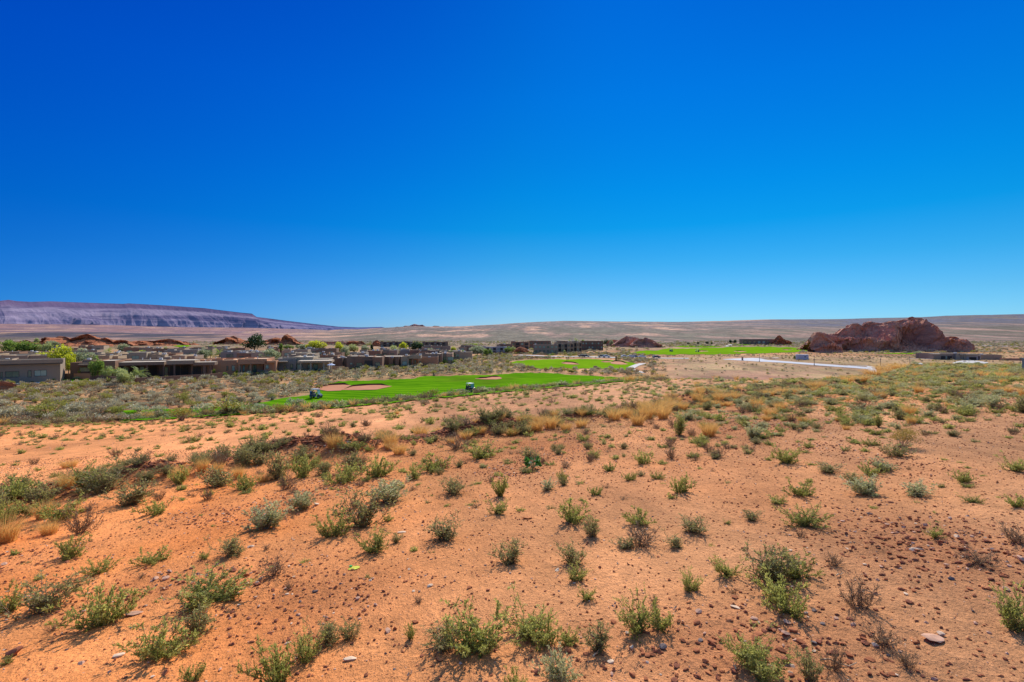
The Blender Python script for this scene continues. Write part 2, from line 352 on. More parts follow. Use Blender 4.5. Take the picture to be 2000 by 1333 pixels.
# ------------------------------------------------------------------ mesa in the distance (runs away from us to the right)
MU = np.array([-900, -300, 0, 17, 32, 60, 100, 150, 240, 251, 330, 400, 470, 492, 501, 530, 560, 620, 662, 700, 745, 775.])
MV = np.array([572, 582, 588, 586, 588.5, 590, 589, 591, 594, 593, 597.5, 602.5, 611, 613, 619.5, 623, 627, 634, 638.5, 640, 639, 646.])
MD = np.interp(MU, [-900, 0, 500, 775], [7000, 10500, 21000, 33000])
nu, nv = 1300, 130
uu = np.linspace(-900, 775, nu); tv = np.linspace(0, 1, nv)
U, T = np.meshgrid(uu, tv)
vt = np.interp(U, MU, MV); dd = np.interp(U, MU, MD)
sU = (np.cumsum(np.interp(uu, MU, MD)/1000*(uu[1]-uu[0])))[None, :]*np.ones_like(T)   # metres along the face
ztop = (HZ-vt)/F*dd; zbase = -60.0
sUw = sU/1100
Tw = np.clip(T+.05*fbm(sUw, T*0, 3, 108)*np.sin(T*math.pi), 0, 1)
prof = np.interp(Tw, [0, .18, .40, .45, .56, .60, .72, .78, .86, .90, .95, 1.0], [0, .08, .36, .45, .57, .64, .76, .80, .84, .97, 1.0, 1.0])
def ridged(a, b, o, s): return 1-np.abs(fbm(a, b, o, s, .55))*2.2
w = np.sin(np.clip(T/.9, 0, 1)**.8*math.pi)
sc_ = np.clip(ztop/600, .25, 1)
gm_ = .35+1.1*vnoise(sU/1300, T*1.5, 109)
out = (420*ridged(sU/1700+T*.5, T*.8, 2, 101)+270*gm_*ridged(sU/520+T*.7, T*1.2, 3, 102)+100*gm_*ridged(sU/170+T, T*2.5, 3, 103))*w*sc_
Zm = zbase+(ztop-zbase)*prof+w*10*fbm(sU/90, T*24, 3, 104)
back = 1700*T**1.0*np.clip(ztop/600, .3, 1)
Yd = dd+back-.25*out-500
Xm = (U-1000)/F*(dd+back-500)+.9*out
Zm = np.where(T >= .9, (HZ-vt)/F*Yd, Zm*Yd/dd)
hgt = prof
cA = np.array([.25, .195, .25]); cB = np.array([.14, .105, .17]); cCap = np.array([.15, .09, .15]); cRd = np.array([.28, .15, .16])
strat_shade = fbm(sU/2600, hgt*9, 4, 105, .7); cm = mixc(cA*.95, cB*.8, np.clip(.42+3.2*strat_shade+.5*fbm(sU/500, T*6, 3, 106), 0, 1)); cm = mixc(cm, np.array([.33, .19, .20]), np.exp(-((hgt-.08)/.10)**2)*.6); cm = mixc(cm, cCap, sm((hgt-.80)/.1)*.85); cm = mixc(cm, cB, np.exp(-((hgt-.42)/.05)**2)*.6)  # rock layers, with bluish shade and haze put into the band colours
farc = sm((U-480)/260); cm = mixc(cm, np.array([.13, .15, .30]), farc*.6)  # receding end tinted blue to paint in the distance haze
idx = np.arange(nu*nv).reshape(nv, nu)
Fm = np.stack([idx[:-1, :-1], idx[:-1, 1:], idx[1:, 1:], idx[1:, :-1]], -1).reshape(-1, 4)
mm_, t = nt('mesa_rock')
o = N(t, 'ShaderNodeOutputMaterial'); p = N(t, 'ShaderNodeBsdfPrincipled'); L(t, p.outputs[0], o.inputs[0]); p.inputs['Roughness'].default_value = 1; p.inputs['Specular IOR Level'].default_value = 0
at = N(t, 'ShaderNodeAttribute', attribute_name='Col'); tcn = N(t, 'ShaderNodeTexCoord')
nn = noise(.004, 10, .7); L(t, mulc(at.outputs['Color'], rng_(nn.outputs['Fac'], .3, .7, .75, 1.25)), p.inputs['Base Color'])
p.inputs['Emission Color'].default_value = (.16, .25, .62, 1); p.inputs['Emission Strength'].default_value = .12    # faint glow added to the rock in place of kilometres of haze
b = N(t, 'ShaderNodeBump'); b.inputs['Distance'].default_value = 60; b.inputs['Strength'].default_value = .6; L(t, nn.outputs['Fac'], b.inputs['Height']); L(t, b.outputs[0], p.inputs['Normal'])
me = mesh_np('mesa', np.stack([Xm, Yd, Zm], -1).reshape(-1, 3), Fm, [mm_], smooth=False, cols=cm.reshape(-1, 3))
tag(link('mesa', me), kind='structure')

# ------------------------------------------------------------------ turf, sand and road sheets
def turfmat(name, a, b_, sc, ang):
    m, t = nt(name)
    o = N(t, 'ShaderNodeOutputMaterial'); p = N(t, 'ShaderNodeBsdfPrincipled'); L(t, p.outputs[0], o.inputs[0]); p.inputs['Roughness'].default_value = 1; p.inputs['Specular IOR Level'].default_value = 0
    tcn = N(t, 'ShaderNodeTexCoord'); mp = N(t, 'ShaderNodeMapping'); mp.inputs['Rotation'].default_value = (0, 0, ang); L(t, tcn.outputs['Object'], mp.inputs[0])
    wv = N(t, 'ShaderNodeTexWave'); wv.inputs['Scale'].default_value = sc; wv.inputs['Distortion'].default_value = 1.2; wv.inputs['Detail'].default_value = 2; wv.inputs['Detail Scale'].default_value = .25; wv.bands_direction = 'Y'; L(t, mp.outputs[0], wv.inputs[0])
    nz = N(t, 'ShaderNodeTexNoise'); nz.inputs['Scale'].default_value = .07; nz.inputs['Detail'].default_value = 8; nz.inputs['Roughness'].default_value = .7; L(t, tcn.outputs['Object'], nz.inputs['Vector'])
    ad = N(t, 'ShaderNodeMath', operation='MULTIPLY_ADD'); L(t, wv.outputs['Fac'], ad.inputs[0]); ad.inputs[1].default_value = .3; L(t, nz.outputs['Fac'], ad.inputs[2])
    cr = N(t, 'ShaderNodeValToRGB'); e = cr.color_ramp.elements; e[0].position = .38; e[0].color = (*a, 1); e[1].position = .92; e[1].color = (*b_, 1); L(t, ad.outputs[0], cr.inputs[0])
    n3 = N(t, 'ShaderNodeTexNoise'); n3.inputs['Scale'].default_value = .035; n3.inputs['Detail'].default_value = 6; n3.inputs['Roughness'].default_value = .6; mp3 = N(t, 'ShaderNodeMapping'); mp3.inputs['Location'].default_value = (40, 9, 0); L(t, tcn.outputs['Object'], mp3.inputs[0]); L(t, mp3.outputs[0], n3.inputs[0])
    r3 = N(t, 'ShaderNodeMapRange'); L(t, n3.outputs['Fac'], r3.inputs[0]); r3.inputs[1].default_value = .52; r3.inputs[2].default_value = .72; r3.inputs[3].default_value = 0; r3.inputs[4].default_value = .55
    mxx = N(t, 'ShaderNodeMix', data_type='RGBA'); L(t, r3.outputs[0], mxx.inputs[0]); L(t, cr.outputs[0], mxx.inputs[6]); mxx.inputs[7].default_value = (a[0]*.9+.06, a[1]*.62, a[2]+.012, 1); L(t, mxx.outputs[2], p.inputs['Base Color'])
    return m
TURF = turfmat('turf', (.055, .18, .004), (.16, .34, .008), .085, .25)
TURF2 = turfmat('turf_far', (.11, .26, .006), (.24, .40, .014), .05, .1)
SAND = simple('bunker_sand', (.52, .20, .09), .95, .12, .4)
LIPM = simple('bunker_lip', (.16, .05, .03), .95, .2, 1)
ASPH = simple('road_asphalt', (.50, .49, .50), .8, .08, .2)
CONC = simple('path_concrete', (.55, .50, .45), .85, .08, .4)
def sheet(name, top, bot, mat, lift=.07, nu=90, nv=14, kind='structure', wob=0):
    tu, tvv = zip(*top); bu, bv = zip(*bot); u0 = min(tu); u1 = max(tu); us = np.linspace(u0, u1, nu); V = []
    a = np.interp(us, tu, tvv)+wob*fbm(us*.07, us*0, 4, 5); b = np.interp(us, bu, bv)+wob*fbm(us*.09, us*0+7, 4, 8)
    for j in range(nv):
        k = j/(nv-1)
        for i in range(nu): V.append(P(us[i], a[i]*(1-k)+max(b[i], a[i]+.05)*k, lift))
    idx = np.arange(nu*nv).reshape(nv, nu); Fs = np.stack([idx[:-1, :-1], idx[1:, :-1], idx[1:, 1:], idx[:-1, 1:]], -1).reshape(-1, 4)
    o = link(name, mesh_np(name, np.array(V), Fs, [mat], smooth=True))
    return tag(o, kind=kind) if kind else o
def strip(name, pts, width, mat, lift=.06, kind='structure'):
    W_ = [np.array(P(*p)) for p in pts]; fine = []
    for a, b in zip(W_[:-1], W_[1:]):
        n = max(2, int(np.linalg.norm(b-a)/3))
        for k in range(n): fine.append(a+(b-a)*k/n)
    fine.append(W_[-1]); fine = np.array(fine); sm_ = fine.copy()
    for _ in range(4): sm_[1:-1] = (sm_[:-2]+sm_[1:-1]*2+sm_[2:])/4
    V = []; n = len(sm_)
    for i in range(n):
        d = sm_[min(i+1, n-1)]-sm_[max(i-1, 0)]; d[2] = 0; d /= np.linalg.norm(d)+1e-9; q = np.array([-d[1], d[0], 0])
        for s in (-.5, -.17, .17, .5):
            p = sm_[i]+q*s*width; V.append((p[0], p[1], gz(p[0], p[1])+lift))
    Fs = [[i*4+k, i*4+k+1, (i+1)*4+k+1, (i+1)*4+k] for i in range(n-1) for k in range(3)]
    o = link(name, mesh_np(name, np.array(V), np.array(Fs)[:, ::-1], [mat])); return tag(o, kind=kind) if kind else o
sheet('fairway', [(240, 803), (300, 801), (400, 798), (480, 792), (515, 787), (560, 778), (600, 773), (618, 767), (636, 757), (646, 749), (680, 745), (740, 743.5), (800, 741), (830, 736.5), (900, 735), (960, 733.5), (980, 731), (1020, 729), (1060, 729), (1100, 731.5), (1150, 735), (1200, 736.5), (1258, 740)],
      [(240, 824), (300, 821), (400, 815), (500, 809), (600, 802), (700, 794), (800, 785), (900, 775), (1000, 766), (1100, 757), (1200, 748.5), (1258, 743.5)], TURF, .09, 300, 40, wob=2.0)
sheet('golf_green', [(998, 708.5), (1010, 706), (1030, 704), (1070, 702.8), (1130, 702), (1180, 703), (1215, 706), (1235, 709), (1245, 713)],
      [(998, 710), (1010, 713), (1025, 717), (1050, 721), (1060, 722), (1100, 719.5), (1140, 721), (1200, 722), (1225, 724), (1245, 715)], TURF2, .09, 160, 16, wob=1.6)
sheet('far_fairway', [(1232, 690.5), (1250, 687), (1290, 684.5), (1305, 681), (1345, 681.5), (1400, 679.5), (1450, 678.5), (1500, 678), (1560, 680), (1612, 683.6)],
      [(1232, 691), (1262, 693.2), (1400, 693), (1500, 690.5), (1560, 688), (1612, 685.4)], TURF2, .14, 240, 12, wob=1.5)
for (a, b, c, d) in ((1312, 1412, 675.5, 679.2), (1424, 1468, 672.8, 675.2), (1578, 1632, 668.5, 671.0), (1590, 1655, 675.0, 679.0), (1706, 1870, 690.3, 692.2), (1068, 1086, 692.4, 694.8), (1107, 1119, 692.6, 695.2), (338, 374, 674.0, 678.5), (400, 424, 675.8, 678.4), (812, 826, 670.6, 673.4), (905, 945, 671.8, 674.4)):
    w = b-a; sheet('grass_strip', [(a, (c+d)/2), (a+w*.3, c), (a+w*.7, c), (b, (c+d)/2)], [(a, (c+d)/2+.1), (a+w*.3, d), (a+w*.7, d), (b, (c+d)/2+.1)], TURF2, .18, 24, 5)
sheet('lawn', [(106, 742.2), (130, 741), (168, 742)], [(106, 743), (140, 746.5), (168, 743)], TURF, .1, 24, 5)
sheet('house_terrace', [(0, 743.5), (60, 744.5), (100, 744)], [(0, 752), (60, 750.5), (128, 747.0)], CONC, .1, 30, 6)
sheet('house_terrace', [(497, 728.6), (560, 727)], [(497, 732.4), (560, 729)], CONC, .1, 20, 4)
sheet('house_terrace', [(590, 726.6), (648, 725.3)], [(590, 728.6), (648, 727)], CONC, .1, 20, 4)
sheet('house_terrace', [(796, 713.8), (842, 713.8)], [(796, 717.3), (842, 715.5)], CONC, .1, 20, 4)
sheet('road', [(1413, 702), (1440, 700.8), (1470, 699.7), (1483, 700.6), (1497, 703.6), (1530, 706), (1600, 711.3), (1670, 716), (1736, 721.3)],
      [(1413, 702.8), (1440, 704.4), (1480, 706.8), (1530, 709.3), (1600, 714.8), (1670, 719.8), (1736, 725.5)], ASPH, .1, 90, 5)
strip('road', [(1480, 700.2), (1522, 699.8)], 3, ASPH, .12)
strip('pavement', [(1640, 715.0), (1700, 715.2), (1776, 716)], 2.4, CONC, .12)
sheet('driveway', [(1858, 710.6), (1868, 707), (1880, 704.8), (1905, 705), (1930, 708.6)], [(1858, 711.2), (1870, 712.4), (1890, 713.2), (1915, 712), (1930, 709.6)], CONC, .12, 40, 6)
strip('pavement', [(1775, 701.2), (1825, 702.4)], 2.2, CONC, .12)
strip('road', [(1012, 694.3), (1060, 696), (1110, 697.2), (1180, 698.6), (1250, 699.6), (1345, 700.6)], 5.5, ASPH, .14)
strip('highway', [(1880, 676), (2000, 677.6), (2200, 679.5)], 12, ASPH, .3)
strip('cart_path', [(1256, 710.5), (1247, 712.5), (1238, 716), (1231, 720), (1229, 722), (1238, 725), (1247, 727.5), (1254, 729)], 3.0, CONC, .12)
strip('cart_path', [(1421, 677.4), (1430, 673.8), (1445, 672.2), (1470, 673.2)], 6, CONC, .25)
strip('cart_path', [(1606, 686.6), (1618, 684), (1622, 682)], 4, CONC, .2)
strip('pavement', [(1010, 687), (1040, 683)], 6, CONC, .2)
def bunker(label, top, bot, lip=.5, n=40, lipmat=None):
    o0 = P((top[0][0]+top[-1][0])/2, (top[0][1]+bot[0][1])/2, .1)
    e = empty('sand_bunker', o0, label, 'sand bunker')
    s = sheet('sand', top, bot, SAND, .16, n, 8, kind=None)
    s.parent = e; s.location = (-o0[0], -o0[1], -o0[2])
    tu, tvv = zip(*top); us = np.linspace(tu[0], tu[-1], n); V = []
    for i, u in enumerate(us):
        k = i/(n-1); hh = lip*min(1, 5*k, 5*(1-k)); x, y, z = P(u, float(np.interp(u, tu, tvv)), .1)
        V += [(x, y-.25, z), (x, y, z+hh*.85), (x, y+.3, z+hh), (x, y+3.2, z-.12)]
    Fs = []; mi = []
    for i in range(n-1):
        for k in range(3): Fs.append([i*4+k, (i+1)*4+k, (i+1)*4+k+1, i*4+k+1]); mi.append(0 if k == 0 else 1)
    l = link('lip', mesh_np('lip', np.array(V)-np.array(o0), np.array(Fs), [LIPM, TURF], mi), e)
    return e
bunker('wide orange sand bunker behind the left golf cart on the near fairway', [(618, 757), (650, 753.5), (672, 752.5), (686, 754)], [(618, 762), (640, 765.5), (665, 764.5), (686, 755)], .55)
bunker('long crescent sand bunker with a dark lip, right of the wide one', [(668, 762.5), (690, 756), (720, 753.6), (745, 753.4), (765, 755.8)], [(668, 763.2), (700, 763.6), (735, 762.6), (765, 756.2)], .5)
bunker('small red sand bunker in the middle of the near fairway, above the right golf cart', [(928, 740.6), (950, 739.6), (962, 737.6), (976, 737.4), (980, 740)], [(928, 741.2), (945, 742.4), (970, 742.4), (980, 740.8)], .45)
bunker('red sand bunker left on the middle golf green, near the two golfers', [(1096, 709.8), (1105, 708.6), (1118, 709.2), (1132, 712.4)], [(1096, 710.2), (1106, 712.2), (1120, 713), (1132, 712.9)], .5)
bunker('thin red sand bunker at the back right of the middle golf green', [(1174, 707.2), (1184, 706.4), (1194, 706.8)], [(1174, 707.8), (1184, 708.8), (1194, 708.4)], .4)
bunker('largest red sand bunker on the right of the middle golf green', [(1193, 708.6), (1202, 706.6), (1214, 707.4), (1226, 712)], [(1193, 711), (1204, 712.6), (1214, 713.2), (1226, 712.8)], .6)
bunker('leftmost thin sand bunker on the far fairway', [(1360, 686.3), (1371, 685.6), (1383, 686.4)], [(1360, 687), (1371, 687.8), (1383, 687.2)], .4, 20)
bunker('middle thin sand bunker on the far fairway', [(1433, 686.8), (1446, 685.9), (1458, 687.2)], [(1433, 687.5), (1446, 688.4), (1458, 687.8)], .5, 20)
bunker('rightmost thin sand bunker on the far fairway below the clubhouse', [(1526, 683.6), (1540, 683.0), (1549, 683.4)], [(1526, 684.2), (1540, 685.0), (1549, 684.2)], .5, 20)
# ------------------------------------------------------------------ plants
def leafset(C, Dr, ln, wd, rg, droop=0.0):
    """C: centres (n,3), Dr: directions (n,3); returns quads (diamond leaves)"""
    n = len(C); D = Dr/(np.linalg.norm(Dr, axis=1)[:, None]+1e-9)
    up = rg.normal(size=(n, 3)); S_ = np.cross(D, up); S_ /= np.linalg.norm(S_, axis=1)[:, None]+1e-9
    ln = np.asarray(ln)*np.ones(n); wd = np.asarray(wd)*np.ones(n)
    tip = C+D*ln[:, None]; tip[:, 2] -= droop*ln
    mid = (C+tip)/2
    V = np.stack([C, mid+S_*wd[:, None]/2, tip, mid-S_*wd[:, None]/2], 1).reshape(-1, 3)
    Fq = np.arange(4*n).reshape(n, 4); return V, Fq
def stems(A_, B_, r0, r1):
    """thin triangular stems from A to B"""
    n = len(A_); D = B_-A_; D = D/(np.linalg.norm(D, axis=1)[:, None]+1e-9)
    s = np.cross(D, np.array([0.3, .9, .2])); s /= np.linalg.norm(s, axis=1)[:, None]+1e-9; q = np.cross(D, s); V = []
    for P_, r in ((A_, r0), (B_, r1)):
        r = (np.asarray(r)*np.ones(n))[:, None]
        for k in range(3):
            a = 2*math.pi*k/3; V.append(P_+r*(math.cos(a)*s+math.sin(a)*q))
    V = np.stack(V, 1).reshape(-1, 3); b = np.arange(n)[:, None]*6
    Fq = np.concatenate([np.concatenate([b+k, b+(k+1) % 3, b+3+(k+1) % 3, b+3+k], 1) for k in range(3)], 0); return V, Fq
def join(parts):
    V = []; Fq = []; M = []; Sh = []; k = 0
    for v, f, m, sh in parts:
        V.append(v); Fq.append(f+k); M.append(np.full(len(f), m)); Sh.append(np.ones(len(v))*sh if np.isscalar(sh) else sh); k += len(v)
    return np.concatenate(V), np.concatenate(Fq), np.concatenate(M), np.concatenate(Sh)
def weed(seed, w=.4, h=.3, ns=22, leaves=14, ll=.020, lw=.008, spread=1.0, up=.5, sub=3, bare=.0):
    """low branching desert weed of unit size"""
    rg = np.random.default_rng(seed); parts = []; LC = []; LD = []; LS = []; SA = []; SB = []; R0 = []
    for i in range(ns):
        a = rg.random()*2*math.pi; tilt = rg.random()**.6*spread; L_ = (.55+.45*rg.random())
        d = np.array([math.cos(a)*tilt*w/2/h, math.sin(a)*tilt*w/2/h, up+(1-up)*rg.random()*(1.2-.6*tilt)]); d = d*h*L_
        p = np.array([rg.normal()*w*.05, rg.normal()*w*.05, -.01]); n = 4; cur = p
        for k in range(n):
            dd = d/n+rg.normal(size=3)*h*.045; dd[2] += (k-1.5)*h*.025
            nx = cur+dd; SA.append(cur); SB.append(nx); R0.append(.0032*(1-k/n*.7))
            for q in range(sub):
                if k == 0 and q > 0: continue
                sd = dd/np.linalg.norm(dd)+rg.normal(size=3)*.65; sd[2] = abs(sd[2])*.8+.15; sd /= np.linalg.norm(sd)
                sl_ = h*(.12+.16*rg.random()); base = cur+dd*rg.random(); e_ = base+sd*sl_
                SA.append(base); SB.append(e_); R0.append(.0016)
                m = leaves
                tt = rg.random(m); LC.append(base+(e_-base)*tt[:, None]); g = sd+rg.normal(size=(m, 3))*.8; LD.append(g)
                LS.append(np.clip(.25+.6*(base[2]/h)+rg.normal(size=m)*.18, 0, 1))  # bright tops and dark undersides of the weed painted into leaf tone
            cur = nx
    v, f = stems(np.array(SA), np.array(SB), np.array(R0), np.array(R0)*.5); parts.append((v, f, 0, .3))
    if LC:
        C = np.concatenate(LC); D_ = np.concatenate(LD); s = np.concatenate(LS); keep = rg.random(len(C)) > bare; C = C[keep]; D_ = D_[keep]; s = s[keep]
        v, f = leafset(C, D_, ll*(.6+.8*rg.random(len(C))), lw*(.6+.8*rg.random(len(C))), rg); parts.append((v, f, 1, np.repeat(s, 4)))
    return join(parts)
def tuft(seed, n=160, h=.35, w=.3, wd=.004):   # dome of fine arching blades
    rg = np.random.default_rng(seed); a = rg.random(n)*2*math.pi; r = rg.random(n)**.6*w*.30
    B = np.stack([r*np.cos(a), r*np.sin(a), np.zeros(n)], 1); t_ = rg.random(n)**.7*1.0; a2 = a+rg.normal(size=n)*.6
    hh = h*(.5+.5*rg.random(n))*(1-.28*t_); D1 = np.stack([np.cos(a2)*t_*.6, np.sin(a2)*t_*.6, np.ones(n)], 1)*hh[:, None]*.55
    D2 = np.stack([np.cos(a2)*t_*1.4+.12, np.sin(a2)*t_*1.4, np.ones(n)*.8], 1)*hh[:, None]*.5
    s = np.cross(D1, rg.normal(size=(n, 3))); s /= np.linalg.norm(s, axis=1)[:, None]; M = B+D1; T_ = M+D2
    V = np.stack([B-s*wd, B+s*wd, M+s*wd*.8, M-s*wd*.8, T_+s*wd*.15, T_-s*wd*.15], 1).reshape(-1, 3); b = np.arange(n)[:, None]*6
    Fq = np.concatenate([np.concatenate([b, b+1, b+2, b+3], 1), np.concatenate([b+3, b+2, b+4, b+5], 1)])
    return V, Fq, np.zeros(len(Fq), int), np.repeat(np.clip(.5+rg.normal(size=n)*.25, 0, 1), 6)
def shrub(seed, n=420, ll=.10, lw=.05, h=.62, lump=9, core=True):
    """rounded desert shrub, ~1 m wide: clumps of small leaves over a lumpy dome with gaps"""
    rg = np.random.default_rng(seed); cs = []; 
    for i in range(lump):
        a = rg.random()*2*math.pi; r = .33*rg.random()**.5; cs.append((r*math.cos(a), r*math.sin(a), h*(.25+.42*rg.random()*(1-r)), .13+.10*rg.random()))
    cs = np.array(cs); k = rg.integers(0, lump, n); d = rg.normal(size=(n, 3)); d[:, 2] = np.abs(d[:, 2])*.9+.0; d /= np.linalg.norm(d, axis=1)[:, None]
    C = cs[k, :3]+d*(cs[k, 3]*(.55+.5*rg.random(n)))[:, None]*np.array([1.15, 1.15, 1.0]); C[:, 2] = np.maximum(C[:, 2], .02)
    D = d+rg.normal(size=(n, 3))*.5+np.array([0, 0, .35]); s = np.clip(.15+.9*C[:, 2]/h*.8+rg.normal(size=n)*.15, 0, 1)  # tone rises with height, painting a lit top and shaded base
    v, f = leafset(C, D, ll*(.6+.8*rg.random(n)), lw*(.6+.8*rg.random(n)), rg); parts = [(v, f, 1, np.repeat(s, 4))]
    if core:
        m = 26; A_ = np.zeros((m, 3)); B = cs[rg.integers(0, lump, m), :3]+rg.normal(size=(m, 3))*.06; A_[:, :2] = rg.normal(size=(m, 2))*.05; v, f = stems(A_, B, .014, .004); parts.insert(0, (v, f, 0, .3))
    return join(parts)
STEM_G = simple('stem_green', (.20, .17, .06), .8, .2, 20); STEM_B = simple('stem_dry', (.23, .15, .09), .85, .3, 20); STEM_P = simple('stem_pale', (.55, .42, .25), .85, .2, 20)
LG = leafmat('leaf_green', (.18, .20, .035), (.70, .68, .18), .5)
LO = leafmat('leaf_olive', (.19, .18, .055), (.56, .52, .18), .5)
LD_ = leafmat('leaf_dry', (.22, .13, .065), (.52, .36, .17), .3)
LP = leafmat('leaf_pale', (.26, .27, .09), (.74, .72, .36), .45)
LST = leafmat('straw', (.60, .34, .09), (.92, .60, .20), .45)
LSAGE = leafmat('leaf_sage', (.34, .30, .17), (.78, .69, .42), .2)
LBUR = leafmat('leaf_blackbrush', (.24, .185, .10), (.56, .44, .25), .2)
LCRE = leafmat('leaf_creosote', (.20, .20, .03), (.58, .53, .12), .3)
LRAB = leafmat('leaf_rabbitbrush', (.30, .22, .05), (.62, .46, .09), .3)
LLUSH = leafmat('leaf_lush', (.03, .11, .015), (.12, .32, .05), .4, .1)
ASSET = {}
def reg(kind, gen, mats, n):
    ASSET[kind] = []
    for i in range(n):
        V, Fq, M, Sh = gen(i); ASSET[kind].append((V, Fq, M, Sh, mesh_np(kind, V, Fq, mats, M, False, Sh), mats))
# unit assets: width about 1, scaled to size on placing
def unit(fn):
    def g(i):
        V, Fq, M, Sh = fn(i); s = 1/max(1e-6, (np.percentile(np.hypot(V[:, 0], V[:, 1]), 97)*2)); return V*s, Fq, M, Sh
    return g
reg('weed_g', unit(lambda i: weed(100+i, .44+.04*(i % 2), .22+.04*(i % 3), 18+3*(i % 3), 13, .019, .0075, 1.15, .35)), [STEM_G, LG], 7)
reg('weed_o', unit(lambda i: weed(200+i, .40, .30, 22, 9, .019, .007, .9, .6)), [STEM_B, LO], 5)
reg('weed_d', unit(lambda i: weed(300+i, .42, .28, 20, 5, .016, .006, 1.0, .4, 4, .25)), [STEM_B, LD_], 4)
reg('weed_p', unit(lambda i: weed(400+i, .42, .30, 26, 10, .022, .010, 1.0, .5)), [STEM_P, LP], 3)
reg('weed_lo', unit(lambda i: weed(500+i, .42, .22, 13, 5, .040, .020, 1.0, .4, 2)), [STEM_G, LG], 5)
reg('weed_lo_o', unit(lambda i: weed(550+i, .42, .24, 12, 5, .036, .018, 1.0, .4, 2)), [STEM_B, LO], 4)
reg('weed_lo_d', unit(lambda i: weed(600+i, .42, .24, 13, 3, .03, .014, 1.0, .4, 2)), [STEM_B, LD_], 3)
reg('weed_lo_s', unit(lambda i: weed(650+i, .42, .26, 13, 5, .042, .020, 1.0, .4, 2)), [STEM_P, LP], 3)
reg('tuft', lambda i: tuft(700+i, 420, 1.0, 1.0, .006), [LST], 4)
reg('tuft_lo', lambda i: tuft(750+i, 90, 1.0, 1.0, .014), [LST], 3)
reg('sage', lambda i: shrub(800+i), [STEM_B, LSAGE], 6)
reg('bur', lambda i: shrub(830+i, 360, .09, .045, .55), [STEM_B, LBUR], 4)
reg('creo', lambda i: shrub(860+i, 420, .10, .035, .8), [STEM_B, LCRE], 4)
reg('sage_lo', lambda i: shrub(900+i, 90, .20, .13, .6, 6, False), [STEM_B, LSAGE], 4)
reg('bur_lo', lambda i: shrub(930+i, 80, .20, .12, .5, 6, False), [STEM_B, LBUR], 4)
reg('creo_lo', lambda i: shrub(950+i, 80, .20, .12, .6, 6, False), [STEM_B, LCRE], 3)
reg('rabbit', lambda i: shrub(970+i, 2600, .045, .010, .85, 16), [STEM_P, LRAB], 1)
def put(kind, name, x, y, w, hs=1.0, i=None, rz=None, sink=.0, **tg):
    A_ = ASSET[kind]; a = A_[random.randrange(len(A_)) if i is None else i % len(A_)]
    o = link(name, a[4], None, (x, y, gz(x, y)-sink), random.random()*6.28 if rz is None else rz, (w, w, w*hs)); tag(o, **tg); return o
def merge(name, items, label, cat, kind='stuff'):
    """items: list of (asset kind, x, y, width, hscale); one mesh of plants nobody could count"""
    allV = []; allF = []; allM = []; allS = []; k = 0; mats = []; rg = np.random.default_rng(len(items)+3)
    by = {}
    for it in items: by.setdefault(it[0], []).append(it)
    for kd, its in by.items():
        A_ = ASSET[kd]; mo = []
        for m in A_[0][5]:
            if m not in mats: mats.append(m)
            mo.append(mats.index(m))
        mo = np.array(mo); ch = rg.integers(0, len(A_), len(its)); arr = np.array([i[1:] for i in its], float)
        zz = gzv(arr[:, 0], arr[:, 1])
        for v in range(len(A_)):
            q = np.where(ch == v)[0]
            if len(q) == 0: continue
            V, Fq, M, Sh = A_[v][:4]; n = len(q); th = rg.random(n)*6.283; c, s = np.cos(th)[:, None], np.sin(th)[:, None]; w = arr[q, 2][:, None]
            Vx = (V[None, :, 0]*c-V[None, :, 1]*s)*w+arr[q, 0][:, None]; Vy = (V[None, :, 0]*s+V[None, :, 1]*c)*w+arr[q, 1][:, None]; Vz = V[None, :, 2]*w*arr[q, 3][:, None]+zz[q][:, None]-.01
            allV.append(np.stack([Vx, Vy, Vz], -1).reshape(-1, 3)); allF.append((Fq[None]+(np.arange(n)*len(V))[:, None, None]).reshape(-1, 4)+k); k += n*len(V)
            allM.append(np.tile(mo[M], n)); allS.append((Sh[None]+(rg.random(n)[:, None]-.5)*.3).reshape(-1))
    o = link(name, mesh_np(name, np.concatenate(allV), np.concatenate(allF), mats, np.concatenate(allM), False, np.clip(np.concatenate(allS), 0, 1)))
    return tag(o, label, cat, None, kind)

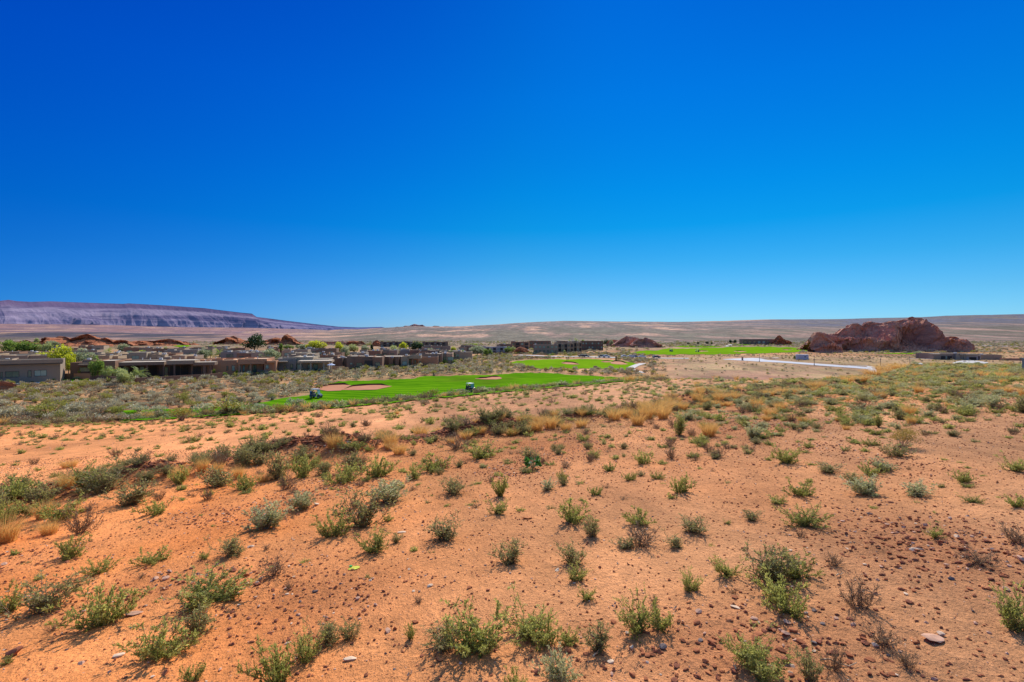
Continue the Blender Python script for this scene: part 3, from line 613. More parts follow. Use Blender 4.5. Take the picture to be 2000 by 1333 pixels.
# ---- near weeds placed one by one: (u, v of base, width px, height px, kind)
NW = [(135,1092,62,48,'g'),(192,1122,52,36,'g'),(295,1102,60,32,'g'),(455,1085,62,45,'o'),(400,1094,22,16,'g'),(95,1192,112,75,'o'),(195,1224,132,85,'g'),(405,1182,142,66,'g'),(308,1287,130,70,'g'),(382,1238,72,62,'o'),(375,1330,42,38,'g'),(8,1196,62,62,'g'),
(520,1034,74,58,'p'),(588,996,54,42,'p'),(535,1127,62,48,'d'),(652,1050,62,56,'g'),(706,1027,92,76,'o'),(732,1078,62,52,'g'),(775,1062,22,22,'o'),(870,1054,62,48,'o'),(992,1102,58,46,'o'),(540,1332,92,92,'g'),(600,1292,62,60,'g'),(643,1256,62,52,'o'),(681,1250,42,42,'o'),(803,1250,22,36,'g'),
(866,1266,82,50,'o'),(925,1272,120,92,'g'),(1023,1243,112,68,'g'),(1066,1262,62,58,'g'),(1110,1262,42,34,'g'),(1166,1272,56,52,'o'),(1246,1240,82,84,'g'),(1290,1228,52,46,'g'),(1095,1338,72,66,'p'),(1006,1345,42,44,'g'),(1118,1102,56,42,'o'),(1124,1136,42,36,'g'),(1147,1174,32,26,'g'),
(1347,1157,42,46,'g'),(1422,1127,56,44,'g'),(1156,1050,36,42,'o'),(1116,1020,72,48,'g'),(1250,1027,62,34,'g'),(1254,1068,72,46,'d'),(1218,1072,44,20,'o'),(1322,1069,46,24,'o'),(1352,1042,52,36,'o'),(1567,1030,82,46,'g'),(1498,1132,92,72,'o'),(1552,1128,72,50,'g'),(1520,1170,84,56,'g'),(1538,1198,80,60,'g'),
(1630,1107,36,28,'d'),(1675,1188,66,64,'d'),(1462,1292,82,70,'g'),(1492,1326,100,62,'g'),(1582,1330,52,66,'o'),(1630,1312,42,60,'d'),(1722,1262,60,44,'d'),(1768,1302,52,40,'d'),(1825,1052,32,28,'g'),(1988,1234,90,92,'g'),(1988,1062,62,36,'d'),(1912,1102,62,32,'d'),
(1690,968,62,40,'p'),(1787,970,54,34,'p'),(1562,970,50,32,'g'),(1519,986,32,18,'g'),(1885,944,38,24,'g'),(1978,922,46,34,'g'),(1985,993,42,28,'g'),(1896,984,36,16,'g'),(1752,894,52,30,'o'),(1537,907,46,38,'g'),(1371,874,44,24,'g'),(1259,908,36,28,'g'),(1328,964,42,38,'g'),(1190,922,26,18,'g'),(1229,940,26,18,'g'),(1284,938,28,16,'g'),(1138,864,26,18,'g'),(1100,942,26,24,'g'),(1162,969,26,20,'g'),(1069,959,30,26,'p'),
(978,972,38,50,'g'),(970,1006,42,34,'g'),(757,982,76,52,'p'),(672,944,72,44,'g'),(736,934,70,46,'g'),(690,918,60,44,'o'),(886,966,52,34,'o'),(846,922,72,36,'g'),(940,897,62,34,'g'),(808,938,40,34,'g'),(1420,1026,14,10,'g'),(1470,1018,34,22,'o'),(1665,946,36,26,'o'),(1620,925,44,22,'o'),(1700,930,44,26,'g'),(1724,920,44,24,'p'),
(205,962,92,54,'o'),(168,955,50,54,'g'),(24,978,84,50,'g'),(58,1008,56,44,'g'),(252,988,72,48,'o'),(305,1006,52,34,'g'),(160,1044,62,66,'d'),(122,1018,70,48,'g'),(352,948,42,40,'g'),(430,952,62,40,'o'),(480,958,52,34,'g'),(6,1028,40,62,'g'),(545,938,44,64,'o'),(590,935,46,46,'g'),(560,958,40,36,'d'),(600,915,50,30,'g'),(636,928,44,30,'o'),(865,918,30,20,'d'),(895,880,50,34,'d'),(1035,898,40,26,'o')]
KN = {'g': ('weed_g', 'green_weed', ('bright green leafy', 'low weed')), 'o': ('weed_o', 'olive_weed', ('olive green twiggy', 'weed')), 'd': ('weed_d', 'dry_weed', ('brown half-dry wiry', 'weed')), 'p': ('weed_p', 'pale_weed', ('pale silvery green', 'weed'))}
ORD = ['leftmost', 'second', 'third', 'fourth', 'fifth', 'sixth', 'seventh', 'eighth', 'ninth', 'tenth', 'eleventh', 'twelfth', 'thirteenth', 'fourteenth', 'fifteenth', 'sixteenth', 'seventeenth', 'eighteenth', 'nineteenth', 'twentieth', 'twenty-first', 'twenty-second', 'twenty-third', 'twenty-fourth', 'twenty-fifth', 'twenty-sixth', 'twenty-seventh', 'twenty-eighth']
BANDS = [(0, 960, 'in the far strip of the near slope'), (960, 1045, 'just below the dirt berm'), (1045, 1145, 'halfway down the near dirt'), (1145, 1270, 'low in the foreground'), (1270, 1500, 'along the bottom edge')]
handpos = []; counts = {'g': 0, 'o': 0, 'd': 0, 'p': 0}
for lo, hi, bn in BANDS:
    for kd in 'godp':
        row = sorted([n for n in NW if lo <= n[1] < hi and n[4] == kd])
        for i, (u, v, w, h, _) in enumerate(row):
            x, y, z = P(u, v-2); k, nm, (adj, noun) = KN[kd]; wm = w*y/1000*1.16
            V = ASSET[k][0][0]; i_ = random.randrange(len(ASSET[k])); hh = np.percentile(ASSET[k][i_][0][:, 2], 98); hm = h*y/1000*.80
            pos = 'leftmost' if i == 0 else ('rightmost' if i == len(row)-1 else ORD[i]+' from left')
            if len(row) == 1: pos = 'the only such one'
            put(k, nm, x, y, wm, hm/(hh*wm), i_, label=f'{adj} {noun} {bn}, {pos}', cat='weed', group={'g': 'green weeds', 'o': 'olive weeds', 'd': 'dry weeds', 'p': 'pale weeds'}[kd]+' on the near slope')
            handpos.append((x, y, wm)); counts[kd] += 1
x, y, z = P(1760, 874); put('rabbit', 'rabbitbrush', x, y, 72*y/1000, .85, label='round golden brown rabbitbrush with a yellow flower on the right slope', cat='shrub'); handpos.append((x, y, 1.))
# broad-leaved plant with tall dry flower stalks
def leafy():
    rg = np.random.default_rng(4); n = 90; a = rg.random(n)*6.283; r = .35*rg.random(n)**.5; C = np.stack([r*np.cos(a), r*np.sin(a), .15+.45*rg.random(n)], 1); D = np.stack([np.cos(a), np.sin(a), .3+0*a], 1)+rg.normal(size=(n, 3))*.3
    v, f = leafset(C, D, .24, .17, rg); m = 14; A_ = np.zeros((m, 3)); B = C[:m]; v2, f2 = stems(A_, B, .012, .006); q = 4; A3 = np.zeros((q, 3)); B3 = np.array([[-.3, 0, 2.1], [.3, .1, 1.9], [-.1, .2, 1.6], [.45, 0, 1.5]]); v3, f3 = stems(A3, B3, .012, .006)
    return join([(v2, f2, 0, .3), (v3, f3, 0, .3), (v, f, 1, np.repeat(np.clip(.5+rg.normal(size=n)*.3, 0, 1), 4))])
reg('leafy', lambda i: leafy(), [STEM_P, LLUSH], 1)
x, y, z = P(1040, 917); put('leafy', 'broadleaf_plant', x, y, 34*y/1000, 1, label='dark green broad-leaved plant with tall dry stalks amid small weeds', cat='plant'); handpos.append((x, y, .4))
reg('tall_weed', unit(lambda i: weed(990+i, .25, .55, 26, 10, .03, .013, .6, .8)), [STEM_G, LG], 2)
x, y, z = P(1327, 850); put('tall_weed', 'tall_weed', x, y, 26*y/1000, .9, 0, label='tall bushy green weed standing upright at the back of the berm, right of centre', cat='weed')
x, y, z = P(1716, 835); put('tall_weed', 'tall_weed', x, y, 18*y/1000, 1, 1, label='upright dark green weed to the left of the golden rabbitbrush', cat='weed')
# straw tufts
STR = [(130,952,46,40),(85,1014,38,48),(12,1060,56,70),(96,1045,40,40),(395,922,26,38),(355,934,36,34),(516,942,32,24),(135,914,36,22),(425,925,24,30),(465,935,26,34),(780,888,34,30),(760,880,26,26),(910,857,28,22),(880,868,24,18),(1000,852,30,20),(940,848,22,22),(1050,842,30,34),(1075,838,34,38),(1105,842,28,24),(1135,836,30,26),(1200,822,34,34),(1225,818,26,30),(1245,832,34,36),(1262,820,34,40),(1280,812,60,40),(1295,820,30,36),(1310,800,36,30),(1412,795,16,14),(1421,795,14,14),(1500,775,30,20),(1525,770,30,18),(1560,770,24,16),(1590,760,38,22),(1600,757,28,18),(1705,735,40,20),(1730,728,46,22),(1680,745,34,18),(1655,748,30,18),(1765,722,60,18),(775,810,12,10),(650,790,10,10),(728,790,14,10),(1025,762,10,12),(1010,757,10,8),(715,785,10,9),(520,770,20,10)]
for i, (u, v, w, h) in enumerate(STR):
    x, y, z = P(u, v-1); s = w*y/1000; A_ = ASSET['tuft']; hh = 1.0
    put('tuft', 'straw_tuft', x, y, s*.95, (h*y/1000)/(s*.95)*.98, label='dry golden straw grass tuft in the row along the dirt berm', cat='grass tuft', group='straw tufts along the berm'); handpos.append((x, y, s*.5))
# ---- scattered plants over the slope
HP = np.array([(a, b) for a, b, c in handpos]); cand = {'g': [], 'o': [], 'd': [], 's': [], 't': []}
rg = np.random.default_rng(77)
def slope_pts(n, u0, u1, y0, y1):
    u = rg.uniform(u0, u1, n); y = np.sqrt(rg.uniform(y0**2, y1**2, n)); return (u-1000)/1000*y, y, u
x, y, u = slope_pts(42000, -250, 2250, 3.2, 66)
D = np.interp(u, CU, CD); bd = berm_d(x, y); inside = y < D+4; n1 = fbm(x*.22, y*.22, 3, 200)
second = (bd > 1.2); bermz = np.exp(-((bd+.4)/(.07*y+.35))**2)*np.clip((1750-u)/300, .25, 1)
right = np.clip((u-1200)/350, 0, 1)*np.clip((y-9)/6, 0, 1)*np.clip(1.15-(bd-1)/60, .3, 1)
dens = np.where(second, .13+.11*np.clip(n1+.2, 0, 1), .85)+bermz*.42*np.clip((u-150)/500+.5, .5, 1)+right*1.5*np.clip(.75+1.0*n1, .15, 1.4)
bare = np.exp(-((u-1620)/110)**2)*np.exp(-((y-5.5)/2.2)**2); dens = dens*(1-bare)*np.clip(y/9, .35, 1)
edge = np.exp(-((y-D-0)/2.0)**2); dens = dens+edge*.5*(u < 1300)
keep = inside & (rg.random(len(x)) < dens*.62)
for X_, Y_, u_, b_, bd_, rr_, ed_ in zip(x[keep], y[keep], u[keep], bermz[keep], bd[keep], right[keep], edge[keep]):
    if Y_ < 12 and np.min(np.hypot(HP[:, 0]-X_, HP[:, 1]-Y_)) < .27: continue
    r = random.random(); base = .16+.22*random.random()**2
    if bd_ > 1.2 and rr_ < .2: w = base*(1.0+Y_/55); kd = 'g' if r < .55 else ('o' if r < .8 else 'd')
    elif b_ > .35: w = (.25+.33*random.random()); kd = 'o' if r < .30 else 'g' if r < .52 else 'd' if r < .74 else 't' if (r < .99 and 650 < u_ < 1450) else 'o'
    elif rr_ > .2: w = (.16+.42*random.random()**2.2)*(.8+Y_/90); kd = 'g' if r < .46 else 's' if r < .70 else 'o' if r < .87 else 'd' if r < .965 else 't'
    else: w = base*(.6 if Y_ < 8 else 1); kd = 'g' if r < .5 else 'o' if r < .75 else 'd'; w = w*(.55 if Y_ < 6 else .8)
    if ed_ > .3 and u_ < 1300: w = .5+.7*random.random(); kd = 'd' if r < .45 else 'o' if r < .75 else 's' if r < .9 else 't'
    cand[kd].append((X_, Y_, w))
LO_ = {'g': 'weed_lo', 'o': 'weed_lo_o', 'd': 'weed_lo_d', 's': 'weed_lo_s', 't': 'tuft_lo'}; HIq = {'g': 'weed_g', 'o': 'weed_o', 'd': 'weed_d', 's': 'weed_p', 't': 'tuft'}
INFO = {'g': ('green_weed', 'small green weed scattered on the red dirt slope behind the numbered front rows', 'small green weeds on the slope'), 'o': ('olive_weed', 'small olive weed scattered on the red dirt slope', 'small olive weeds on the slope'), 'd': ('dry_weed', 'small brown dry weed scattered on the red dirt slope', 'small dry weeds on the slope'), 's': ('pale_weed', 'pale grey green weed spread over the right-hand slope', 'pale weeds on the right slope'), 't': ('straw_tuft', 'small golden straw tuft scattered on the slope', 'straw tufts on the slope')}
INFO['g'] = ('green_weed', 'small green weed scattered over the middle and far dirt slope', 'small green weeds on the slope')
ncap = {'g': 300-counts['g'], 'o': 300-counts['o'], 'd': 300-counts['d'], 's': 300-counts['p'], 't': 300-len(STR)}
stuff = []
for kd, lst in cand.items():
    lst.sort(key=lambda c: -c[2]/c[1])
    for i, (X_, Y_, w) in enumerate(lst):
        hs = (.5+.45*random.random())*(1.3 if kd in 'd' else 1)*(.72 if X_ > 6 and Y_ > 14 else 1); 
        if kd == 't': hs = .8+.5*random.random(); w *= .8
        if i < ncap[kd]: put(HIq[kd] if Y_ < 22 else LO_[kd], INFO[kd][0], X_, Y_, w, hs, label=INFO[kd][1], cat='grass tuft' if kd == 't' else 'weed', group=INFO[kd][2])
        else: stuff.append((LO_[kd], X_, Y_, w*1.05, hs))
print('slope plants', {k: len(v) for k, v in cand.items()}, 'stuff', len(stuff))
merge('weed_cover', stuff, 'thin cover of small weeds over the far part of the dirt slope', 'weeds')

# ---- valley scrub
rg = np.random.default_rng(31)
def inpoly(u, v, top, bot, pad=0):
    tu, tvv = zip(*top); bu, bv = zip(*bot); return (u > min(tu)) & (u < max(tu)) & (v > np.interp(u, tu, tvv)-pad) & (v < np.interp(u, bu, bv)+pad)
KEEP = [([(0, 741), (130, 741), (170, 741)], [(0, 753), (130, 748), (170, 747)]),
 ([(236, 801), (400, 797.5), (480, 791.5), (515, 786.5), (560, 777), (600, 772), (620, 765), (640, 755), (650, 747), (740, 742.5), (800, 740), (830, 735.5), (960, 732.5), (1020, 728), (1060, 728), (1150, 734), (1260, 739)], [(236, 830), (500, 830), (1000, 780), (1100, 765), (1260, 745)]),
 ([(996, 707), (1010, 705), (1030, 703), (1130, 701), (1200, 702.5), (1247, 712)], [(996, 710), (1025, 718), (1060, 722.6), (1200, 722.6), (1225, 724.6), (1247, 715)]),
 ([(1229, 689), (1290, 683), (1305, 680), (1450, 677.5), (1560, 679), (1615, 683)], [(1229, 692), (1262, 693.6), (1400, 693.4), (1560, 688.4), (1615, 686)]),
 ([(1408, 700), (1470, 698.5), (1530, 704), (1600, 710), (1670, 714.5), (1745, 721)], [(1408, 704.5), (1480, 708), (1600, 716), (1670, 721), (1745, 729)]),
 ([(1000, 692.5), (1110, 696), (1345, 699.6)], [(1000, 697.5), (1110, 699.5), (1345, 702.6)]),
 ([(1224, 716), (1240, 709), (1260, 709)], [(1224, 724), (1240, 728), (1260, 731)])]
x, y, u = slope_pts(76000, -300, 2350, 52, 330)
D = np.interp(u, CU, CD); z = gzv(x, y); v = HZ-z/y*F
ok = (y > D+12)
for tp, bt in KEEP: ok &= ~inpoly(u, v, tp, bt, .6)
town = inpoly(u, v, [(-300, 690), (980, 672), (990, 672)], [(-300, 744), (120, 744), (220, 746), (430, 741), (500, 731), (650, 725), (760, 716), (850, 714), (880, 708), (930, 697), (990, 690)])
ok &= ~town
dn = np.where(u < 1260, .80, .25)*np.clip(.8+.7*fbm(x*.05, y*.05, 3, 210), .25, 1.2)
dn = dn*np.where((u > 1300), np.clip(.22+.5*(y > 235), .2, 1), 1)*np.where((u > 1250) & (y > 120) & (y < 178) & (u < 1650), .6, 1)*.72
# one shrub per patch of ground: thin by area
ok &= rg.random(len(x)) < dn
x = x[ok]; y = y[ok]; u = u[ok]; print('valley shrubs', len(x))
kindr = rg.random(len(x)); size = (.9+1.4*rg.random(len(x))**1.7)*np.where(u > 1280, .55, 1)
its = sorted([(size[i]/y[i], x[i], y[i], size[i], kindr[i], u[i]) for i in range(len(x))], reverse=True)
cnt = {'sage': 0, 'bur': 0, 'creo': 0}; vst = []
SI = {'sage': ('sagebrush', 'grey green sagebrush in the desert scrub below the houses', 'sagebrush in the valley scrub'), 'bur': ('blackbrush', 'brownish grey blackbrush in the desert scrub below the houses', 'blackbrush in the valley scrub'), 'creo': ('creosote_bush', 'yellow green creosote bush in the desert scrub below the houses', 'creosote bushes in the valley scrub')}
for s_, X_, Y_, w, kr, u_ in its:
    kd = 'sage' if kr < .44 else 'bur' if kr < .78 else 'creo'
    hs = .75+.5*random.random()
    if cnt[kd] < 280: cnt[kd] += 1; put(kd, SI[kd][0], X_, Y_, w*1.15, hs, label=SI[kd][1], cat='shrub', group=SI[kd][2])
    else: vst.append((kd+'_lo', X_, Y_, w*1.15, hs))
# far scrub
x, y, u = slope_pts(30000, -300, 2350, 330, 760); z = gzv(x, y); v = HZ-z/y*F; ok = rg.random(len(x)) < .55*np.clip(.6+fbm(x*.012, y*.012, 3, 215), .15, 1)
for tp, bt in KEEP: ok &= ~inpoly(u, v, tp, bt, .3)
ok &= ~((u < 990) & (v > 676))
for X_, Y_, kr in zip(x[ok], y[ok], kindr[rg.integers(0, len(kindr), ok.sum())]): vst.append(('sage_lo' if kr < .45 else 'bur_lo' if kr < .75 else 'creo_lo', X_, Y_, 1.6+2.0*random.random(), .8))
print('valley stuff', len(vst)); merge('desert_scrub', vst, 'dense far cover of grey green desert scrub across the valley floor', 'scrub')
# big shrubs at the edge of the dirt slope, one by one
ES = [(92, 815, 70, 30, 'creo'), (60, 822, 40, 22, 'bur'), (20, 822, 50, 26, 'sage'), (140, 812, 50, 28, 'sage'), (190, 815, 46, 26, 'bur'), (160, 820, 40, 20, 'bur'), (355, 822, 44, 26, 'creo'), (395, 808, 40, 22, 'sage'), (450, 810, 90, 30, 'creo'), (500, 806, 34, 20, 'sage'), (300, 818, 50, 20, 'bur'), (240, 822, 60, 18, 'bur'), (548, 808, 28, 20, 'creo'), (577, 797, 32, 22, 'sage'), (630, 796, 24, 18, 'sage'), (660, 794, 16, 8, 'bur'), (780, 781, 18, 12, 'sage'), (800, 782, 24, 10, 'sage'), (842, 778, 30, 18, 'creo'), (830, 792, 20, 14, 'bur'), (870, 775, 24, 10, 'sage'), (905, 770, 30, 12, 'bur'), (940, 766, 20, 12, 'bur'), (958, 764, 14, 8, 'sage'), (990, 766, 16, 8, 'creo'), (1028, 758, 14, 8, 'sage'), (1050, 760, 12, 8, 'sage'), (1086, 763, 16, 10, 'bur'), (1106, 755, 14, 8, 'bur'), (1262, 742, 14, 10, 'bur'), (310, 806, 30, 14, 'sage'), (270, 806, 40, 18, 'sage')]
wn = {'creo': 'yellow green creosote bush', 'bur': 'dull brown shrub', 'sage': 'pale grey sagebrush'}
seen = {}
for u, v, w, h, kd in sorted(ES):
    x, y, z = P(u, v); seen[kd] = seen.get(kd, 0)+1; pos = 'leftmost' if seen[kd] == 1 else ORD[seen[kd]-1]+' from left'
    s = w*y/1000*1.1; put(kd, SI[kd][0], x, y, s, (h*y/1000)/(s*.6), label=f'{wn[kd]} on the crest of the dirt slope, {pos}', cat='shrub', group='shrubs on the crest of the dirt slope')

# ------------------------------------------------------------------ stones and clods
def rock_unit(seed, sub=1, rough=.35):
    import bmesh
    rg = np.random.default_rng(seed); bm = bmesh.new(); bmesh.ops.create_icosphere(bm, subdivisions=sub, radius=.5)
    k = rg.normal(size=(7, 3)); k /= np.linalg.norm(k, axis=1)[:, None]; off = .17+.2*rg.random(7)
    for v in bm.verts:
        p = np.array(v.co)
        for a, b_ in zip(k, off):
            q = p@a
            if q > b_: p = p-a*(q-b_)
        p = p*(1+rg.normal()*rough*.22); v.co = p*np.array([1, .75, .55])*1.2
    V = np.array([v.co[:] for v in bm.verts]); Fq = np.array([[l.index for l in f.verts] for f in bm.faces]); bm.free(); return V, Fq
def stonemat(name, c, var=.25): return simple(name, c, .95, var, 3, .4, .1, bscale=14)
SM = [stonemat('stone_red', (.40, .14, .06)), stonemat('stone_brown', (.30, .105, .055)), stonemat('stone_pink', (.60, .34, .22)), stonemat('stone_pale', (.76, .54, .36)), stonemat('stone_grey', (.20, .15, .13)), stonemat('stone_orange', (.60, .23, .09))]
RK = [rock_unit(40+i, 1) for i in range(8)]; RKH = [rock_unit(60+i, 2, .12) for i in range(8)]
rockme = {}
def stone(x, y, w, mi, flat=1.0, el=1.0, sink=.25, label=None, group=None, i=None, rz=None):
    i = random.randrange(8) if i is None else i
    if (i, mi) not in rockme: rockme[(i, mi)] = mesh_np('stone', RKH[i][0], RKH[i][1], [SM[mi]])
    o = link('stone', rockme[(i, mi)], None, (x, y, gz(x, y)+w*flat*.3*(1-2*sink)), random.random()*6.28 if rz is None else rz, (w*el, w, w*flat)); tag(o, label, 'stone', group); return o
SN = ['red', 'brown', 'pink', 'pale', 'grey', 'orange']
HS = [(1820, 1258, 44, 2, .35, 1.2, 'large flat pale stone slab at the lower right, beside a red stone', .15), (1793, 1258, 14, 1, .9, 1, 'red brown stone touching the left end of the large pale slab', 0), (1838, 1244, 18, 3, .7, 1, 'pale stone just above the large flat slab', 0), (1776, 1181, 16, 1, .9, 1, 'dark red angular stone alone in the lower right dirt', 0), (478, 1130, 24, 0, .8, 1, 'red stone at the right end of a wide green weed', 0), (262, 1206, 28, 2, .45, 1.2, 'long flat pink stone right of the dense weed at lower left', .3), (30, 1286, 36, 1, .9, 1, 'red brown boulder near the bottom left corner', 0), (230, 1286, 20, 3, .6, 1.2, 'pale stone leaning left of the bottom left weeds', .5), (160, 1300, 20, 2, .5, 1, 'flat pink stone near the bottom left edge', 0), (303, 1135, 18, 2, .7, 1, 'pink stone, left of a row of three near the left weeds', 0), (322, 1136, 18, 2, .8, 1, 'pink stone, middle of a row of three near the left weeds', 0), (338, 1136, 14, 5, .8, 1, 'orange stone, right end of a row of three', 0),
(759, 1238, 19, 2, .7, 1, 'rounded pink stone at bottom centre beside a red one', 0), (772, 1232, 10, 0, 1.2, .8, 'red stone standing on edge right of the rounded pink stone', 0), (768, 1250, 13, 5, .4, 1, 'flat orange stone just below the rounded pink stone', 0), (685, 1292, 24, 3, .45, 1.2, 'pale elongated stone lying alone at bottom centre', .4), (567, 1212, 14, 1, .9, 1, 'dark round stone above the bottom left-centre weed', 0), (840, 1149, 14, 3, .7, 1, 'pale pink stone alone in the middle foreground', 0), (798, 1115, 10, 3, .7, 1, 'small pale stone in the middle foreground', 0), (859, 1294, 18, 5, .8, 1, 'orange lump at the bottom centre', 0), (588, 1188, 14, 0, .5, 1, 'flat red stone left of centre in the lower foreground', 0), (705, 1032, 15, 0, .7, 1, 'red stone at the foot of the tallest olive weed', 0), (617, 990, 14, 3, .8, 1, 'pale stone beside a pale silvery weed', 0), (787, 1043, 16, 3, .3, 1.4, 'thin white stone chip in the middle distance of the dirt', .3), (1030, 1017, 18, 5, .4, 1.3, 'flat orange stone right of centre', 0), (1172, 1112, 11, 1, .9, 1, 'dark round stone right of centre', 0), (1088, 1117, 13, 3, .3, 1.8, 'slim white chip lying right of centre', 1.0), (1365, 1200, 17, 2, .8, 1, 'pink stone among the clods at lower right', 0), (1438, 1190, 18, 3, .3, 1.2, 'grey flat chip lying among red clods', -.5), (1436, 1172, 16, 0, .7, 1, 'red stone above the grey flat chip', 0), (1287, 1277, 18, 0, .8, 1, 'red stone in the rubble at the bottom right of centre', 0), (1111, 1275, 20, 0, .7, 1, 'rust red stone below the bottom centre weeds', 0), (1181, 1310, 14, 0, .8, 1, 'rust stone at the bottom edge right of centre', 0), (50+1000, 1318, 18, 1, .9, 1, 'dark red stone at the bottom edge beside a pale weed', 0), (8, 1106, 14, 2, .6, 1, 'pink stone at the left edge', 0), (20+470, 1072, 14, 3, .6, 1, 'pale stone with a light top left of centre', 0), (1996, 1098, 20, 2, .9, 1, 'pink stone at the right edge', 0), (1654, 1065, 10, 0, .9, 1, 'small red stone on the right dirt above a white chip', 0), (1655, 1074, 9, 3, .3, 1.1, 'small white chip on the right dirt', 0), (1804, 1110, 11, 1, .8, 1, 'dark stone, larger of a pair, on the right dirt', 0), (1812, 1114, 8, 1, .8, 1, 'dark stone, smaller of a pair, on the right dirt', 0), (1698, 1320, 14, 0, .9, 1, 'red stone on the bottom edge at right', 0), (1842, 1046, 12, 0, .9, 1, 'red stone right of a small green weed', 0), (1740, 985, 12, 1, .5, 1.4, 'flat dark stone above the bare patch at right', 0), (1827, 992, 8, 0, 1, 1, 'red stone below the right pale weed', 0), (214*1, 1316, 12, 2, .7, 1, 'small pink stone near the bottom left', 0), (700, 1001+0, 9, 0, .8, 1, 'small red stone left of centre', 0), (915, 1152+0, 13, 0, .7, 1, 'low red stone right of the pale pink one', 0), (953, 1160-3, 12, 1, .7, 1, 'dark red stone, right of the low red stone', 0), (1183, 855, 6, 3, .6, 1, 'tiny white stone in the middle distance', 0), (1437, 880, 9, 0, .9, 1, 'red stone in the right middle distance', 0), (1714, 872, 9, 1, .9, 1, 'dark red stone left below the rabbitbrush', 0)]
for u, v, w, mi, fl, el, lb, rz in HS:
    x, y, z = P(u, v-w*.2); stone(x, y, w*y/1000*.85, mi, fl, el, .15, lb, 'larger stones on the near dirt', rz=rz or None)
# pebbles: the 240 largest one by one, the rest together
rg = np.random.default_rng(91); pe = []
x, y, u = slope_pts(170000, -150, 2150, 2.2, 17); rb = rubble(x, y); bdd = berm_d(x, y); bz = np.exp(-((bdd-.1)/.9)**2)
kp = rg.random(len(x)) < (.34+.66*rb+.5*bz); x, y, rb, bz = x[kp], y[kp], rb[kp], bz[kp]
sz = (.0045+.013*rg.random(len(x))**2.6)*(1+1.1*rb+2.6*bz)*(1+y/22)+np.where(rg.random(len(x)) < .02, .02*rg.random(len(x)), 0)
x2, y2, u2 = slope_pts(34000, -150, 2150, 13, 42); b2_ = np.exp(-((berm_d(x2, y2)-.2)/1.1)**2); kp = rg.random(len(x2)) < (.28+.7*b2_); x2, y2, b2_ = x2[kp], y2[kp], b2_[kp]
sz2 = (.014+.03*rg.random(len(x2))**2.5)*(1+2.2*b2_)
x = np.concatenate([x, x2]); y = np.concatenate([y, y2]); sz = np.concatenate([sz, sz2]); bz = np.concatenate([bz, b2_])
mo = rg.choice(6, len(x), p=[.41, .35, .08, .05, .02, .09]); mo = np.where((bz > .3) & (mo > 1), 0, mo)
order = np.argsort(-sz/y); hd = order[:240]; tl = order[240:]
for i in hd: stone(float(x[i]), float(y[i]), float(sz[i])*1.5, int(mo[i]), .75, 1, .25, 'loose angular clod or stone in the rubble on the near dirt', 'loose stones on the near dirt', i=int(rg.integers(0, 8)))
allV = []; allF = []; allM = []; k = 0; ch = rg.integers(0, 8, len(x)); zz = gzv(x, y)
for v in range(8):
    q = tl[ch[tl] == v]; V, Fq = RK[v]; n = len(q); th = rg.random(n)*6.283; c, s = np.cos(th)[:, None], np.sin(th)[:, None]; w = sz[q][:, None]*1.5; f_ = .6+.5*rg.random(n)[:, None]
    allV.append(np.stack([(V[None, :, 0]*c-V[None, :, 1]*s)*w+x[q][:, None], (V[None, :, 0]*s+V[None, :, 1]*c)*w+y[q][:, None], V[None, :, 2]*w*f_+zz[q][:, None]+w*.10], -1).reshape(-1, 3))
    allF.append((Fq[None]+(np.arange(n)*len(V))[:, None, None]).reshape(-1, 3)+k); k += n*len(V); allM.append(np.repeat(mo[q], len(Fq)))
o = link('gravel', mesh_np('gravel', np.concatenate(allV), np.concatenate(allF), SM, np.concatenate(allM))); tag(o, 'small red and pale gravel strewn over the dirt', 'gravel', None, 'stuff')
print('gravel', len(tl))
# dead twigs
TW = [(1165, 1280, 26, .9), (720, 1235, 0, 0), (800, 1320, 16, 1.2), (560, 1300, 14, .5), (1700, 1160, 34, -.9), (1640, 1125, 22, .5), (70, 1195, 44, 2.6), (60, 1190, 40, 2.2), (1435, 1305, 24, 1.3), (1640, 1300, 60, -.35), (1880, 1040, 14, -.8), (1320, 1190, 14, 1), (1385, 1100, 12, -.8)]
k = 0
for u, v, w, a in TW:
    if not w: continue
    x, y, z = P(u, v); s = w*y/1000; m = MB((x, y, z)); pts = []; q = np.array([x, y])-s*.5*np.array([math.cos(a), math.sin(a)])
    for i in range(5): pp = q+np.array([math.cos(a), math.sin(a)])*s*i/4+np.array(rng.normal(size=2))*s*.03; pts.append((pp[0], pp[1], gz(pp[0], pp[1])+.012+.01*math.sin(i*1.7)))
    for i in range(4): m.tube(pts[i], pts[i+1], .004*(1-i*.18)+.001, .004*(1-(i+1)*.18)+.001, 5)
    m.tube(pts[2], (pts[2][0]+s*.2*math.sin(a), pts[2][1]-s*.2*math.cos(a), pts[2][2]+.03), .0025, .001, 5)
    tag(m.build('twig', STEM_P, loc=(x, y, z)), 'pale dry twig lying on the near dirt', 'twig', 'dry twigs on the near dirt')
